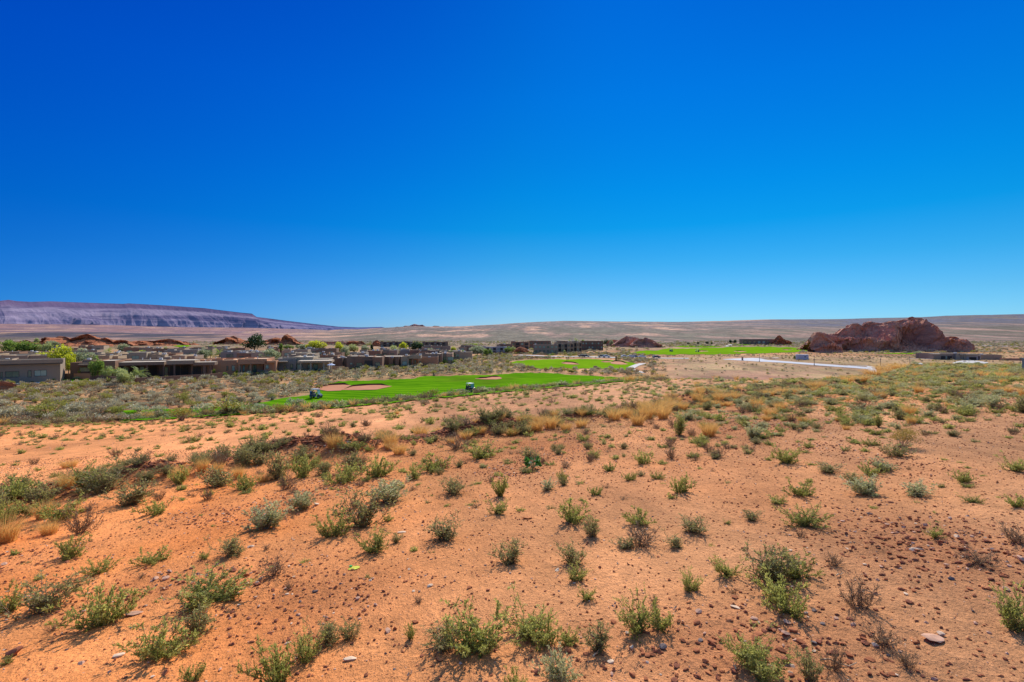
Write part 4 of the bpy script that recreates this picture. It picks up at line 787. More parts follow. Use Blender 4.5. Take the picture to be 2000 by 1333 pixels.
# paint-marked scrap on the dirt
x, y, z = P(692, 1111); m = MB((x, y, z)); n = 11; pts = [(x+.055*math.cos(a)*(.7+.4*random.random()), y+.045*math.sin(a)*(.7+.4*random.random())) for a in np.linspace(0, 6.28, n, endpoint=False)]
m.v = [(a, b, gz(a, b)+.006) for a, b in pts]+[(x, y, gz(x, y)+.009)]; m.f = [[i, (i+1) % n, n] for i in range(n)]; m.m = [0]*n
e = m.build('leaf_scrap', simple('yellow_scrap', (.62, .58, .06), .8, .35, 25), loc=(x, y, z)); tag(e, 'yellow scrap with a green spot lying flat on the dirt', 'scrap')
m2_ = MB(); m2_.box(-.055, -.03, .02, .045, .004, .012); m2_.build('green_spot', simple('green_scrap', (.03, .35, .08), .7, .2, 30), e)
# ------------------------------------------------------------------ red rock outcrops
def rockmat(name, a, b_, haze=0.0):
    m, t = nt(name)
    o = N(t, 'ShaderNodeOutputMaterial'); p = N(t, 'ShaderNodeBsdfPrincipled'); L(t, p.outputs[0], o.inputs[0]); p.inputs['Roughness'].default_value = .95; p.inputs['Specular IOR Level'].default_value = .05
    tcn = N(t, 'ShaderNodeTexCoord'); mp = N(t, 'ShaderNodeMapping'); mp.inputs['Scale'].default_value = (.06, .06, .35); mp.inputs['Rotation'].default_value = (.12, .2, 0); L(t, tcn.outputs['Object'], mp.inputs[0])
    nz = N(t, 'ShaderNodeTexNoise'); nz.inputs['Scale'].default_value = 1; nz.inputs['Detail'].default_value = 12; nz.inputs['Roughness'].default_value = .75; L(t, mp.outputs[0], nz.inputs[0])
    cr = N(t, 'ShaderNodeValToRGB'); e = cr.color_ramp.elements; e[0].position = .3; e[0].color = (*a, 1); e[1].position = .7; e[1].color = (*b_, 1); L(t, nz.outputs['Fac'], cr.inputs[0]); L(t, cr.outputs[0], p.inputs['Base Color'])
    n2 = N(t, 'ShaderNodeTexNoise'); n2.inputs['Scale'].default_value = .5; n2.inputs['Detail'].default_value = 10; n2.inputs['Roughness'].default_value = .7; L(t, tcn.outputs['Object'], n2.inputs[0])
    b = N(t, 'ShaderNodeBump'); b.inputs['Distance'].default_value = 1.5; b.inputs['Strength'].default_value = .8; L(t, n2.outputs['Fac'], b.inputs['Height']); L(t, b.outputs[0], p.inputs['Normal'])
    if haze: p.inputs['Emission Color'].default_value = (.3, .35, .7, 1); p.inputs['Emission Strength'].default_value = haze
    return m
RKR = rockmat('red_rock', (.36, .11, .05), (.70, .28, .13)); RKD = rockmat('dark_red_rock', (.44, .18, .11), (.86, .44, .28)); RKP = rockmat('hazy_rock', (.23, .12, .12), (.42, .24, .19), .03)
def outcrop(label, pts, vb, y, depth=None, mat=RKR, seed=0, rough=1.0, name='rock_outcrop', group=None, zb=None, nu=150, nd=60, tilt=0.0, cat='rock outcrop'):
    """pts: skyline (u, v); the ridge line stands at distance y"""
    us = np.linspace(pts[0][0], pts[-1][0], nu); tu, tvv = zip(*pts); vt = np.interp(us, tu, tvv); Wd = (us[-1]-us[0])/1000*y; depth = depth or Wd*.5
    zb_ = np.interp(us, [us[0], us[-1]], vb if isinstance(vb, tuple) else (vb, vb)); zbm = (HZ-zb_)/F*y if zb is None else np.full(nu, zb)
    zbm = np.minimum(zbm, gzv((us-1000)/F*y, us*0+y)-.4) if y < 850 else zbm; zt = np.maximum((HZ-vt)/F*y, zbm+.02*y/300); T = np.linspace(-1, 1, nd); U_, T_ = np.meshgrid(us, T); s = (U_-us[0])/1000*y; H = (zt-zbm)[None, :]
    sc = max(6., Wd/9); n_ = fbm(s/sc+seed*7, T_*depth/sc*.8, 5, seed+300, .6); nb = np.abs(fbm(s/sc*2.6, T_*depth/sc*2.2, 4, seed+320, .6))
    a = np.abs(T_+tilt*(1-np.abs(T_))); prof = np.clip(1-a**(1.7), 0, 1); prof = prof**(.75)
    z = zbm[None, :]-1.0*(a > .99)+H*np.clip(prof*(1+.0*n_)-(a > .04)*(nb*.55*rough+.18*rough*np.clip(-n_, 0, 1))*np.sin(np.clip(a, 0, 1)*math.pi)**.6, -.02, 1.0)
    lob = np.clip(1-np.abs(fbm(s/(sc*2.2)+seed, T_*1.3, 2, seed+360))*2.4, 0, 1)
    z = z-H*(1-lob)*.38*rough*np.sin(np.clip(a, 0, 1)*math.pi)**.8
    st_ = 1.0 if H.max() < 12 else 2.2
    z = z+.35*st_*np.sin(z/st_*2*math.pi+3*n_)*.35*(a > .04)
    Yd = y+T_*depth/2*(.55+.45*(H/(H.max()+.01)))+depth*.10*n_*(a > .03)-depth*.30*(lob-.5)*np.clip(-T_*4, 0, 1)*np.clip((1-a)*3, 0, 1); Xd = (U_-1000)/1000*y+.04*depth*fbm(s/sc*2, T_*4, 3, seed+340)*(a > .03)
    cx, cy = float(Xd.mean()), float(y); cz = float(zbm.mean()); V = np.stack([Xd-cx, Yd-cy, z-cz], -1).reshape(-1, 3)
    idx = np.arange(nu*nd).reshape(nd, nu); Fq = np.stack([idx[:-1, :-1], idx[:-1, 1:], idx[1:, 1:], idx[1:, :-1]], -1).reshape(-1, 4)
    return tag(link(name, mesh_np(name, V, Fq, [mat], smooth=False), None, (cx, cy, cz)), label, cat, group)
outcrop('huge dark red sandstone butte with a high rounded summit behind the right-hand house', [(1583, 665), (1587, 657), (1592, 649), (1600, 648), (1606, 651), (1612, 651), (1620, 655), (1626, 652), (1636, 652), (1640, 648), (1648, 641), (1658, 640.5), (1664, 632), (1674, 631), (1684, 636), (1694, 629), (1700, 627.5), (1712, 631), (1722, 632), (1738, 627.5), (1748, 628), (1762, 624), (1770, 622.5), (1776, 619), (1782, 617.5), (1788, 620), (1800, 620.5), (1808, 625), (1818, 630), (1828, 638), (1834, 647), (1839, 656), (1844, 668), (1848, 682)], (678, 687), 385, 60, RKD, 3, .9, nu=420, nd=150, cat='butte', name='sandstone_butte')
outcrop('dark red low spur of rock at the right foot of the big butte', [(1822, 686), (1832, 672), (1842, 664), (1848, 658), (1856, 656.5), (1866, 657), (1872, 660), (1878, 668), (1886, 676), (1897, 685)], 687, 366, 26, RKD, 5, 1.0, nu=160, nd=70)
outcrop('rounded red rock left of the big butte, nearer and lower than it', [(1583, 671), (1588, 660), (1594, 650), (1601, 648), (1608, 653), (1616, 660), (1625, 666), (1634, 671)], 672, 352, 16, RKD, 8, .8)
outcrop('small pointed red rock joined to the right end of the clubhouse', [(1508, 668), (1514, 661), (1519, 655.5), (1523, 654.5), (1527, 658), (1532, 664), (1540, 665), (1546, 668)], 669, 560, 14, RKR, 9)
outcrop('left hump of the red rock pair right of the hilltop condos', [(1194, 674), (1205, 667), (1214, 661), (1220, 658.5), (1224, 656), (1229, 658), (1238, 658.5), (1246, 660), (1252, 666), (1258, 674)], 674, 480, 26, RKD, 11)
outcrop('right hump of the red rock pair right of the hilltop condos', [(1230, 674), (1240, 665), (1250, 661), (1256, 662), (1260, 659), (1266, 661), (1275, 664), (1282, 669), (1292, 673.5)], 674, 466, 22, RKD, 12)
outcrop('low red rock just left of the paired red humps', [(1186, 668), (1192, 663.5), (1200, 663.5), (1208, 665), (1214, 669)], 670, 510, 12, RKD, 13)
outcrop('leftmost small orange red outcrop beyond the left trees', [(22, 674), (32, 669), (42, 665.5), (50, 664), (58, 666), (66, 672), (70, 675)], 675, 545, 20, RKR, 14)
outcrop('long sloping twin-peaked red rock ridge beyond the left houses', [(76, 674), (90, 667), (105, 661), (117, 656.5), (128, 658), (138, 662), (148, 658), (160, 654), (170, 652), (178, 655), (190, 661), (196, 662), (205, 659.5), (214, 662), (222, 667), (236, 664), (246, 665), (258, 671), (272, 675)], 676, 520, 60, RKR, 15, .7, nu=260, nd=80)
outcrop('low red rock ridge in the middle of the left outcrops', [(250, 672), (262, 666.5), (280, 665.5), (300, 666), (318, 663), (330, 661.5), (340, 663), (352, 668), (360, 673)], 675, 540, 40, RKR, 16, .9, nu=200)
outcrop('two small red rocks right of the low left ridge', [(353, 673), (358, 667), (364, 667.5), (370, 671), (373, 672), (377, 669.5), (384, 672), (388, 674)], 674, 560, 16, RKR, 17)
outcrop('pyramid-shaped red rock left of the large dark tree', [(418, 671), (430, 667.5), (444, 662), (452, 657), (456, 656), (462, 659), (470, 663), (480, 667), (486, 671)], 671.5, 600, 40, RKR, 18, .6)
outcrop('rounded red rock right behind the large dark tree', [(508, 671), (515, 665.5), (526, 663), (538, 659.5), (548, 661), (560, 667), (576, 673)], 673.5, 580, 34, RKR, 19, .7)
outcrop('leaning sharp red fin of rock right of the rounded red rock', [(550, 671), (553, 660), (556, 654.5), (561, 653), (568, 657), (576, 661), (582, 667), (590, 670), (600, 675)], 675, 560, 22, RKR, 20, .5)
outcrop('long dark broken rock wall behind the yellow-green trees', [(600, 672), (612, 668), (628, 667), (650, 668), (660, 667), (672, 667), (682, 669), (692, 673)], 675, 570, 12, RKD, 21, 1.1)
outcrop('square-topped red rock left of the small dome rock', [(676, 676), (682, 666), (690, 665.5), (700, 667), (706, 666), (712, 670), (718, 676)], 677, 530, 16, RKR, 22, .6)
outcrop('small red dome rock left of the dark far hotel blocks', [(725, 677), (729, 668), (734, 664.5), (738, 664.5), (744, 670), (750, 677)], 678, 515, 14, RKR, 23, .6)
outcrop('jagged purple red rocks on the far skyline left of centre', [(765, 641), (775, 638.5), (786, 639), (792, 636.5), (800, 636.8), (806, 634.5), (810, 633), (818, 635), (825, 634.5), (832, 638.5), (842, 638.5), (848, 636.5), (856, 637), (862, 639), (872, 637.5), (884, 638.5), (895, 641)], 642, 2990, 220, RKP, 24, 1.0, nu=300)
outcrop('tiny dark knoll on the far slope, left of a pair', [(950, 651.5), (956, 648.5), (962, 651.5)], 651.8, 2000, 20, RKP, 25)
outcrop('tiny dark knoll on the far slope, right of a pair', [(969, 651), (975, 647.5), (981, 651)], 651.3, 2000, 20, RKP, 26)
outcrop('heap of red excavated soil beside the hilltop driveway', [(1004, 686), (1008, 681), (1014, 677), (1022, 678), (1030, 683), (1034, 686)], 686.5, 330, 10, RKR, 27, .8, name='soil_heap', cat='soil heap')
outcrop('low red soil heap at the far left in front of the grey house', [(-8, 747), (4, 744), (14, 746), (26, 748.5), (32, 751)], 752, 118, 3, RKR, 28, .8, name='soil_heap', cat='soil heap')

# ------------------------------------------------------------------ houses
def stucco(name, c): return simple(name, c, .92, .07, .35, .15, .1, bscale=12)
WALL = {'grey': stucco('stucco_grey', (.35, .26, .185)), 'brown': stucco('stucco_brown', (.31, .175, .11)), 'dark': stucco('stucco_dark', (.20, .12, .085)), 'red': stucco('stucco_red', (.54, .27, .15)), 'tan': stucco('stucco_tan', (.44, .32, .205)), 'stone': stucco('stucco_stone', (.42, .335, .235)), 'slate': stucco('stucco_slate', (.32, .275, .225)), 'white': stucco('stucco_white', (.50, .45, .41)), 'peach': stucco('stucco_peach', (.56, .35, .22)), 'umber': stucco('stucco_umber', (.27, .18, .125))}
ROOF = simple('roof_membrane', (.62, .50, .36), .9, .12, .3); ROOFP = simple('roof_pale', (.66, .60, .50), .9, .1, .3); FASC = simple('fascia', (.13, .12, .12), .7, .1, 1); DARK = simple('recess_shade', (.075, .06, .05), .9, .1, 1)
GLASS, t = nt('window_glass'); o = N(t, 'ShaderNodeOutputMaterial'); p = N(t, 'ShaderNodeBsdfPrincipled'); L(t, p.outputs[0], o.inputs[0]); p.inputs['Base Color'].default_value = (.10, .17, .13, 1); p.inputs['Roughness'].default_value = .08; p.inputs['Specular IOR Level'].default_value = .8
GL2, t = nt('window_blind'); o = N(t, 'ShaderNodeOutputMaterial'); p = N(t, 'ShaderNodeBsdfPrincipled'); L(t, p.outputs[0], o.inputs[0]); p.inputs['Base Color'].default_value = (.27, .42, .33, 1); p.inputs['Roughness'].default_value = .15; p.inputs['Specular IOR Level'].default_value = .6
FRM = simple('window_frame', (.07, .065, .06), .5, .1, 3); METAL = simple('rail_metal', (.22, .22, .24), .5, .1, 3, metal=.4)
VENT = simple('roof_vent', (.6, .58, .55), .6, .1, 2)
def house(label, y, wall, vols, wins=(), cols=(), slabs=(), name='house', cat='house', group=None, roof=ROOF, doors=(), rails=(), vents=0, dark=(), rot=0):
    """vols: (ua, ub, v_top, v_base, dy, depth[, wallkey]) in photo pixels on a plane dy behind the front plane y; every child is built in metres"""
    uc = float(np.clip((min(v[0] for v in vols)+max(v[1] for v in vols))/2, 55, 1960)); ox = (uc-1000)/F*y; org = (float(ox), y, gz(ox, y)); e = empty(name, org, label, cat, group)
    X_ = lambda u, yy: (u-1000)/F*yy
    Z_ = lambda v, yy: (HZ-v)/F*yy
    rf = MB(org); wm = {}
    for v in vols:
        ua, ub, vt, vb, dy, dp = v[:6]; wk = v[6] if len(v) > 6 else wall; yy = y+dy; x0, x1 = X_(ua, yy), X_(ub, yy); z1 = Z_(vt, yy); z0 = Z_(vb, yy); gg = gz((x0+x1)/2, yy); fl_ = z0 > gg+1.3; z0 = z0 if fl_ else min(z0, gg)-1.0; m = wm.setdefault(wk, MB(org)); tk = .22; pz = .35
        m.box(x0, x1, yy, yy+dp, z0, z1-pz, 0, 'xXyYz')
        m.box(x0, x1, yy, yy+tk, z1-pz, z1, 0, 'xXyYZ'); m.box(x0, x1, yy+dp-tk, yy+dp, z1-pz, z1, 0, 'xXyYZ'); m.box(x0, x0+tk, yy+tk, yy+dp-tk, z1-pz, z1, 0, 'xXZ'); m.box(x1-tk, x1, yy+tk, yy+dp-tk, z1-pz, z1, 0, 'xXZ')
        a = z1-pz+.03; rf.quad((x0+tk*.5, yy+tk*.5, a), (x1-tk*.5, yy+tk*.5, a), (x1-tk*.5, yy+dp-tk*.5, a), (x0+tk*.5, yy+dp-tk*.5, a))
    for k, m in wm.items(): m.build('wall', WALL[k], e)
    rf.build('roof', roof, e)
    for wn in wins:
        ua, ub, vt, vb, dy = wn[:5]; gl = GL2 if len(wn) > 5 and wn[5] else GLASS; yy = y+dy; x0, x1, z0, z1 = X_(ua, yy), X_(ub, yy), Z_(vb, yy), Z_(vt, yy); m = MB(org); q = .09; b_ = yy-.06
        m.box(x0, x1, b_, yy-.005, z0, z0+q); m.box(x0, x1, b_, yy-.005, z1-q, z1); m.box(x0, x0+q, b_, yy-.005, z0+q, z1-q); m.box(x1-q, x1, b_, yy-.005, z0+q, z1-q)
        nm = max(0, int((x1-x0)/1.6)-0)
        for i in range(1, nm): xm = x0+(x1-x0)*i/nm; m.box(xm-.03, xm+.03, b_+.01, yy-.005, z0+q, z1-q)
        f = m.build('window', FRM, e); g = MB(org); g.quad((x0+q*.5, yy-.03, z0+q*.5), (x1-q*.5, yy-.03, z0+q*.5), (x1-q*.5, yy-.03, z1-q*.5), (x0+q*.5, yy-.03, z1-q*.5)); g.build('pane', gl, f)
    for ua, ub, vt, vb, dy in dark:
        yy = y+dy; m = MB(org); m.box(X_(ua, yy), X_(ub, yy), yy-.05, yy-.008, Z_(vb, yy), Z_(vt, yy)); m.build('shaded_opening', DARK, e)  # flat dark panel: shade of patio recesses and openings put into colour
    for u, w, vt, vb, dy in cols:
        yy = y+dy; x = X_(u, yy); m = MB(org); m.box(x-w/2, x+w/2, yy, yy+w, min(Z_(vb, yy), gz(x, yy))-.3, Z_(vt, yy)); m.build('column', WALL[wall], e)
    for s_ in slabs:
        ua, ub, vt, vb, dy, dp = s_[:6]; mt = s_[6] if len(s_) > 6 else WALL[wall]; yy = y+dy; m = MB(org); x0, x1, z0, z1 = X_(ua, yy), X_(ub, yy), Z_(vb, yy), Z_(vt, yy); m.box(x0, x1, yy, yy+dp, z0, z1); o_ = m.build('overhang', mt, e)
        t_ = MB(org); t_.quad((x0+.1, yy+.1, z1+.02), (x1-.1, yy+.1, z1+.02), (x1-.1, yy+dp-.1, z1+.02), (x0+.1, yy+dp-.1, z1+.02)); t_.build('cover', roof, o_)
    for ua, ub, vt, vb, dy in rails:
        yy = y+dy; m = MB(org); x0, x1, z0, z1 = X_(ua, yy), X_(ub, yy), Z_(vb, yy), Z_(vt, yy); m.box(x0, x1, yy, yy+.05, z1-.06, z1); m.box(x0, x1, yy+.005, yy+.045, z0+.1, z0+.14); n = max(2, int((x1-x0)/.35))
        for i in range(n+1): xm = x0+(x1-x0-.03)*i/n; m.box(xm, xm+.03, yy+.01, yy+.04, z0, z1-.06)
        m.build('railing', METAL, e)
    rg = random.Random(int(y*10))
    for i in range(vents):
        v = vols[rg.randrange(len(vols))]; yy = y+v[4]+v[5]*rg.uniform(.2, .8); x = X_(rg.uniform(v[0]+2, max(v[0]+3, v[1]-2)), y+v[4]); zt = Z_(v[2], y+v[4])-.33; m = MB(org); k = rg.random()
        if k < .5: m.tube((x, yy, zt), (x, yy, zt+.7), .14, .14, 8); m.tube((x, yy, zt+.7), (x, yy, zt+.85), .22, .12, 8)
        else: m.box(x-.5, x+.5, yy-.5, yy+.5, zt, zt+.75); m.box(x-.42, x+.42, yy-.52, yy-.5, zt+.12, zt+.6)
        m.build('roof_vent', VENT, e)
    th = math.atan2(ox, y)*(rot if rot else (.55 if uc < 1000 else .2)); e.rotation_euler = (0, 0, -th); f_ = math.cos(th)+math.sin(abs(th))*abs(ox)/y; e.scale = (1/f_, 1, 1)
    return e
# front row
house('long grey flat-roofed house at the far left edge with two green-tinted windows', 137, 'grey', [(-90, 119.5, 703.5, 744, 0, 9), (-70, 40, 700.5, 712, 3, 8)],
      wins=[(11, 37.5, 724.5, 736.8, .0, 0), (67, 92, 724, 735.8, 0, 1), (2, 6.5, 725, 738, 0), (54, 61.5, 724, 738, 0), (-60, -30, 724, 737, 0, 1)], slabs=[(-91, 120.5, 703.2, 710.6, -1.0, 1.0), (-91, 120.3, 710.8, 712.8, -.6, .6, FASC)], rails=[(-85, 61, 737.3, 744.5, -1.6)], vents=3, rot=.8)
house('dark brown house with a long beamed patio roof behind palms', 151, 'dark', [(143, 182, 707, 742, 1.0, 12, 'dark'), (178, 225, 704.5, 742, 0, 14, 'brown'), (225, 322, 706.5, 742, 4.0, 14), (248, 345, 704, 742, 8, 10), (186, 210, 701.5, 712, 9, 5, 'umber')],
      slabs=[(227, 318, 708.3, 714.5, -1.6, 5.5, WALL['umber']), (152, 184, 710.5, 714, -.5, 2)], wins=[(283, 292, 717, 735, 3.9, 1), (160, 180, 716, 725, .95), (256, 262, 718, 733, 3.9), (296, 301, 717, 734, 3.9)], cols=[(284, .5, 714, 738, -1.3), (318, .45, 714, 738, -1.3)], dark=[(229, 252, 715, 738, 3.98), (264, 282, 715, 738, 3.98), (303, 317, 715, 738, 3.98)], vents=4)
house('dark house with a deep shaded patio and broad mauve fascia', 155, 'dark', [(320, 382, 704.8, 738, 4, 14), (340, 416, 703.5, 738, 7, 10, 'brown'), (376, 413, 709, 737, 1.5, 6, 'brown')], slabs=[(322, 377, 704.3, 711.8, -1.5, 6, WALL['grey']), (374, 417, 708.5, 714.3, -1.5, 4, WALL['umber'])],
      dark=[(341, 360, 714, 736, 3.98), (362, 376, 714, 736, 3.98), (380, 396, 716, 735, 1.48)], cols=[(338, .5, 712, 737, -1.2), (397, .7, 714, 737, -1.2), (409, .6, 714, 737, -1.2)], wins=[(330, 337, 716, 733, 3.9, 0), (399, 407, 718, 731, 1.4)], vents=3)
house('reddish brown adobe house with square columned porch and green-tinted windows', 161, 'red', [(386, 468, 703.5, 735, 3, 16), (464, 522, 702, 712, 0, 14), (466, 520, 708, 733, 3.2, 10), (518, 538, 706.8, 729, 0, 9), (432, 452, 700.5, 706, 10, 4), (494, 512, 699.5, 704, 9, 4), (452, 476, 700.8, 705, 12, 4)],
      wins=[(447.5, 451, 714.5, 724, 2.95, 0), (458, 464, 714, 724.5, 2.95, 1), (472, 476, 714, 726, 3.15, 1), (479.5, 484, 713.5, 726, 3.15, 1), (499, 507, 713.5, 728, 3.15, 0), (519.5, 526, 714, 722, -.0, 1), (491, 496, 714, 727, 3.15, 0)], cols=[(467.5, .45, 712, 729, .2), (490, .45, 712, 729, .2), (518.2, .45, 712, 730, .2), (536, .5, 709, 729, -1.6)], slabs=[(519, 537.5, 706.5, 710, -1.7, 1.7)], rails=[(500, 519, 724.5, 729.5, -1.5)], vents=4, roof=simple('roof_orange', (.66, .42, .24), .9, .1, .3))
house('pale grey house with a flat white porch roof on three columns', 170, 'stone', [(546, 582, 700.5, 728, 3, 14, 'slate'), (577, 617, 697.5, 726, 4, 14), (610, 649, 701.5, 726, 5, 10), (557, 597, 698, 706, 10, 5, 'stone')],
      slabs=[(577.5, 645, 705.6, 709.2, -2.5, 7, WALL['tan']), (544, 562, 705.5, 707.3, 1, 2, WALL['tan'])], wins=[(585, 595, 712, 725, 3.9, 1), (606, 613, 712, 721, 3.95, 1), (617, 627, 712, 722, 4.9, 1), (570.5, 576, 711, 721, 2.9, 0), (558.5, 563, 713, 723, 2.9, 0), (599, 617, 704, 705.8, 3.9, 0)], cols=[(584, .45, 709, 727, -2.3), (604, .5, 709, 726.5, -2.3), (629.5, .5, 709, 726, -2.3), (643.5, .45, 709, 726, -2.3)], rails=[(546, 584, 721.5, 726.5, -.5)], vents=3)
house('dark brown blocky house with tall window bays, left of the brick-red one', 184, 'umber', [(649, 682, 699, 722, 5, 12), (662, 672, 700, 722, 3, 8, 'dark'), (679, 712, 696, 722, 2, 13, 'umber'), (695, 730, 697, 718, 1.2, 12, 'brown'), (710, 729, 703, 717, 0, 3, 'brown'), (727, 747, 698, 717, 0, 13, 'brown')],
      wins=[(697, 708.5, 709, 719, 1.15, 0), (685, 690.5, 708.5, 712.6, 1.95, 1), (733, 743, 708.5, 716, -.05, 0)], dark=[(712, 728, 704.5, 717, -.02)], vents=4)
house('mid-brown house with stepped walls and a pale garage-like bay', 193, 'brown', [(745, 806, 696.5, 717, 3, 14, 'brown'), (760, 768, 698.5, 717, 1.2, 3), (773, 780, 698, 717, 1.2, 3), (783, 798, 697, 715, 0, 10, 'tan'), (796, 822, 695.2, 701, 0, 8, 'tan')],
      wins=[(785.5, 795, 706, 713.5, -.05, 1), (798, 804, 702.5, 713.5, 2.9, 0)], cols=[(806, .4, 701, 714, .1)], vents=3)
house('brick-red flat house wing beside the trees at the end of the front row', 203, 'red', [(808, 828, 697, 712, 3, 10), (817, 856, 696.2, 713, 1, 12, 'peach'), (826, 854, 698.6, 713.4, .2, 1.2, 'red')], wins=[(811, 814, 703.5, 711, 2.95, 1), (819, 823, 706, 711.5, .9, 1)], vents=2)
# second and further rows: tops show above the front row
def back(label, u0, u1, vt, wall, n=3, y=None, wins=2, cat='house', pale=False, ztop=-8.6, seed=0):
    y = y or ztop/-(vt-HZ)*F; rg = random.Random(int(u0*7+u1*3+vt*11+seed)); w = (u1-u0)/n; vols = []; dz = 700/y
    for i in range(n):
        a = u0+w*i-(rg.random()*.25*w if i else 0); b = u0+w*(i+1); vols.append((a, b, vt+(0 if i == n//2 else rg.random()*1.1*dz), HZ+13500/y, rg.uniform(0, 5) if i != n//2 else 1.0, rg.uniform(9, 14), wall if rg.random() < .7 else rg.choice(['tan', 'grey', 'brown', 'stone'])))
    vols.append((u0+w*.3, u0+w*.3+min(w, 14), vt-.55*dz, vt+2, 6.5, 4, wall))
    ws = []
    for i in range(wins):
        v = vols[i % n]; a = v[0]+(v[1]-v[0])*rg.uniform(.15, .6); ws.append((a, a+rg.uniform(1.6, 3.4)*1000/y, vt+1.5*1000/y, vt+3.0*1000/y, v[4], rg.random() < .5))
    return house(label, y, wall, vols, wins=ws, vents=rg.randrange(2, 5), roof=ROOFP if pale else ROOF)
BK = [(-140, 66, 691, 'tan', 3, 'wide tan flat roofs behind the far left grey house'), (-60, 40, 687.5, 'brown', 2, 'low brown roof, second row at the left edge'), (-30, 100, 694.5, 'grey', 3, 'grey stepped roofs just above the left grey house'), (62, 104, 688, 'tan', 2, 'small tan house below the left green trees'), (104, 156, 681, 'umber', 2, 'umber flat roof with dark edge behind the left trees'), (106, 192, 684.5, 'grey', 2, 'long grey wall and roof left of the bright yellow-green tree'), (154, 204, 675.8, 'tan', 2, 'far tan house below the twin-peaked ridge'), (168, 240, 695, 'tan', 3, 'tan house with peach parapets behind the dark patio house'), (190, 232, 690, 'stone', 2, 'pale stone house left of the small fan palm'), (242, 300, 679.5, 'brown', 2, 'brown square house with grey garage wall in the middle rows'), (224, 320, 688.5, 'stone', 3, 'long pale house behind the yellow-green shrubs'), (300, 362, 681, 'tan', 2, 'tan house right of the dark round tree'), (300, 345, 690.5, 'tan', 2, 'low tan wall with sandy parapet'), (312, 388, 694.5, 'tan', 3, 'sandy-roofed house behind the deep patio'), (326, 388, 683.5, 'slate', 2, 'slate grey house left of the fan palms'), (350, 420, 679.5, 'umber', 3, 'umber house below the small green lawn'), (400, 450, 677.5, 'umber', 2, 'low umber roofs left of the dark tree'), (430, 480, 680.5, 'tan', 2, 'tan walls left of the large dark tree'), (436, 520, 686, 'slate', 3, 'slate grey house behind the adobe porch house'), (466, 524, 689, 'white', 2, 'whitish house behind the adobe house'), (492, 524, 688, 'stone', 1, 'small stone-coloured block under the large dark tree'), (524, 543, 678.2, 'brown', 2, 'brown two-step house right of the large dark tree'), (520, 545, 682, 'brown', 1, 'brown box house right below the large dark tree'), (552, 602, 683.5, 'peach', 2, 'peach-walled house right of the narrow green tree'), (564, 618, 690, 'stone', 3, 'stone-coloured stepped roofs behind the white porch'), (596, 622, 681.2, 'slate', 1, 'dark slate block with a chimney pipe'), (620, 658, 681.5, 'umber', 2, 'dark house with a white garage frame'), (628, 668, 690.2, 'brown', 2, 'brown flat house right of the white porch'), (636, 660, 694.5, 'tan', 1, 'cream-topped house above the patio umbrella'), (683, 716, 690, 'stone', 2, 'pale mauve house between two pale trees'), (700, 744, 685.5, 'grey', 2, 'grey house with white gate posts'), (738, 784, 681.5, 'tan', 2, 'low tan house left of the round pale green tree'), (782, 822, 684, 'slate', 2, 'slate and brown roofs right of the round pale green tree'), (746, 776, 684.5, 'grey', 2, 'grey garage house in front of the yellow-green trees'), (818, 872, 684.5, 'umber', 3, 'dark umber house in the middle rows'), (824, 880, 676, 'grey', 3, 'long grey house below the right dark hotel block'), (812, 864, 691.5, 'umber', 2, 'umber roof behind the brick-red wing'), (862, 884, 690.4, 'peach', 2, 'peach house with twin square towers'), (858, 922, 686, 'tan', 3, 'long tan house ending at the large grey-green tree'), (896, 942, 676, 'umber', 3, 'dark umber house behind the white condominium'), (970, 1002, 673, 'umber', 2, 'dark low house left of the excavated red soil')]
for u0, u1, vt, wall, n, lb in BK: back(lb, u0, u1, vt, wall, n)
def block(label, u0, u1, vt, vb, y, wall, storeys, bays, cat='apartment block', glass=0, stepped=True, name='apartment_block'):
    vols = [(u0, u1, vt, vb, 1.2, 12)]; ws = []; h = (vb-vt)/storeys; w = (u1-u0)/bays; dk = []; rl = []
    for i in range(0, bays, 2):
        if stepped: vols.append((u0+w*i, u0+w*(i+1), vt+(.15 if i % 4 else -.6)*1000/y, vb, 0, 4, wall))
    for s_ in range(storeys):
        for i in range(bays):
            a = u0+w*(i+.22); b = u0+w*(i+.78); t_ = vt+h*(s_+.28)+.6; dy = 0 if (stepped and i % 2 == 0) else 1.2
            if dy and stepped: dk.append((a-.1*w, b+.1*w, t_-.1*h, vt+h*(s_+.95), 1.2)); rl.append((a-.2*w, b+.2*w, vt+h*(s_+.68), vt+h*(s_+.98), .3))
            else: ws.append((a, b, t_, t_+h*.45, dy, random.random() < .5))
    return house(label, y, wall, vols, wins=ws, dark=dk, rails=rl if y < 400 else (), cat=cat, name=name, vents=2)
block('far dark hotel block with two storeys, left of a pair', 743, 806, 668.2, 677.5, 490, 'umber', 2, 11)
block('far dark hotel block with two storeys, right of a pair', 825, 875, 668.5, 676.5, 500, 'umber', 2, 9)
block('white two-storey condominium with blue balconies left of the hill road', 942, 990, 678.2, 691.5, 325, 'white', 2, 7, glass=1)
block('brown hilltop block behind the red soil heap', 998, 1033, 668.5, 682, 400, 'brown', 2, 4)
block('grey brown block at the back of the hilltop cluster', 1034, 1076, 666.5, 681, 420, 'brown', 2, 6, stepped=False)
block('nearest grey brown condominium with balconies, left in the hilltop cluster', 1043, 1090, 673.6, 689.5, 318, 'grey', 2, 6, stepped=False)
block('condominium with square columns, middle of the hilltop cluster', 1084, 1120, 670.5, 688, 332, 'tan', 2, 6)
block('tall condominium with open corner balconies, right of the cluster middle', 1116, 1136, 668.6, 686.5, 340, 'tan', 2, 4)
block('low dark block behind the tall condominium', 1088, 1130, 667, 676, 400, 'umber', 1, 6, stepped=False)
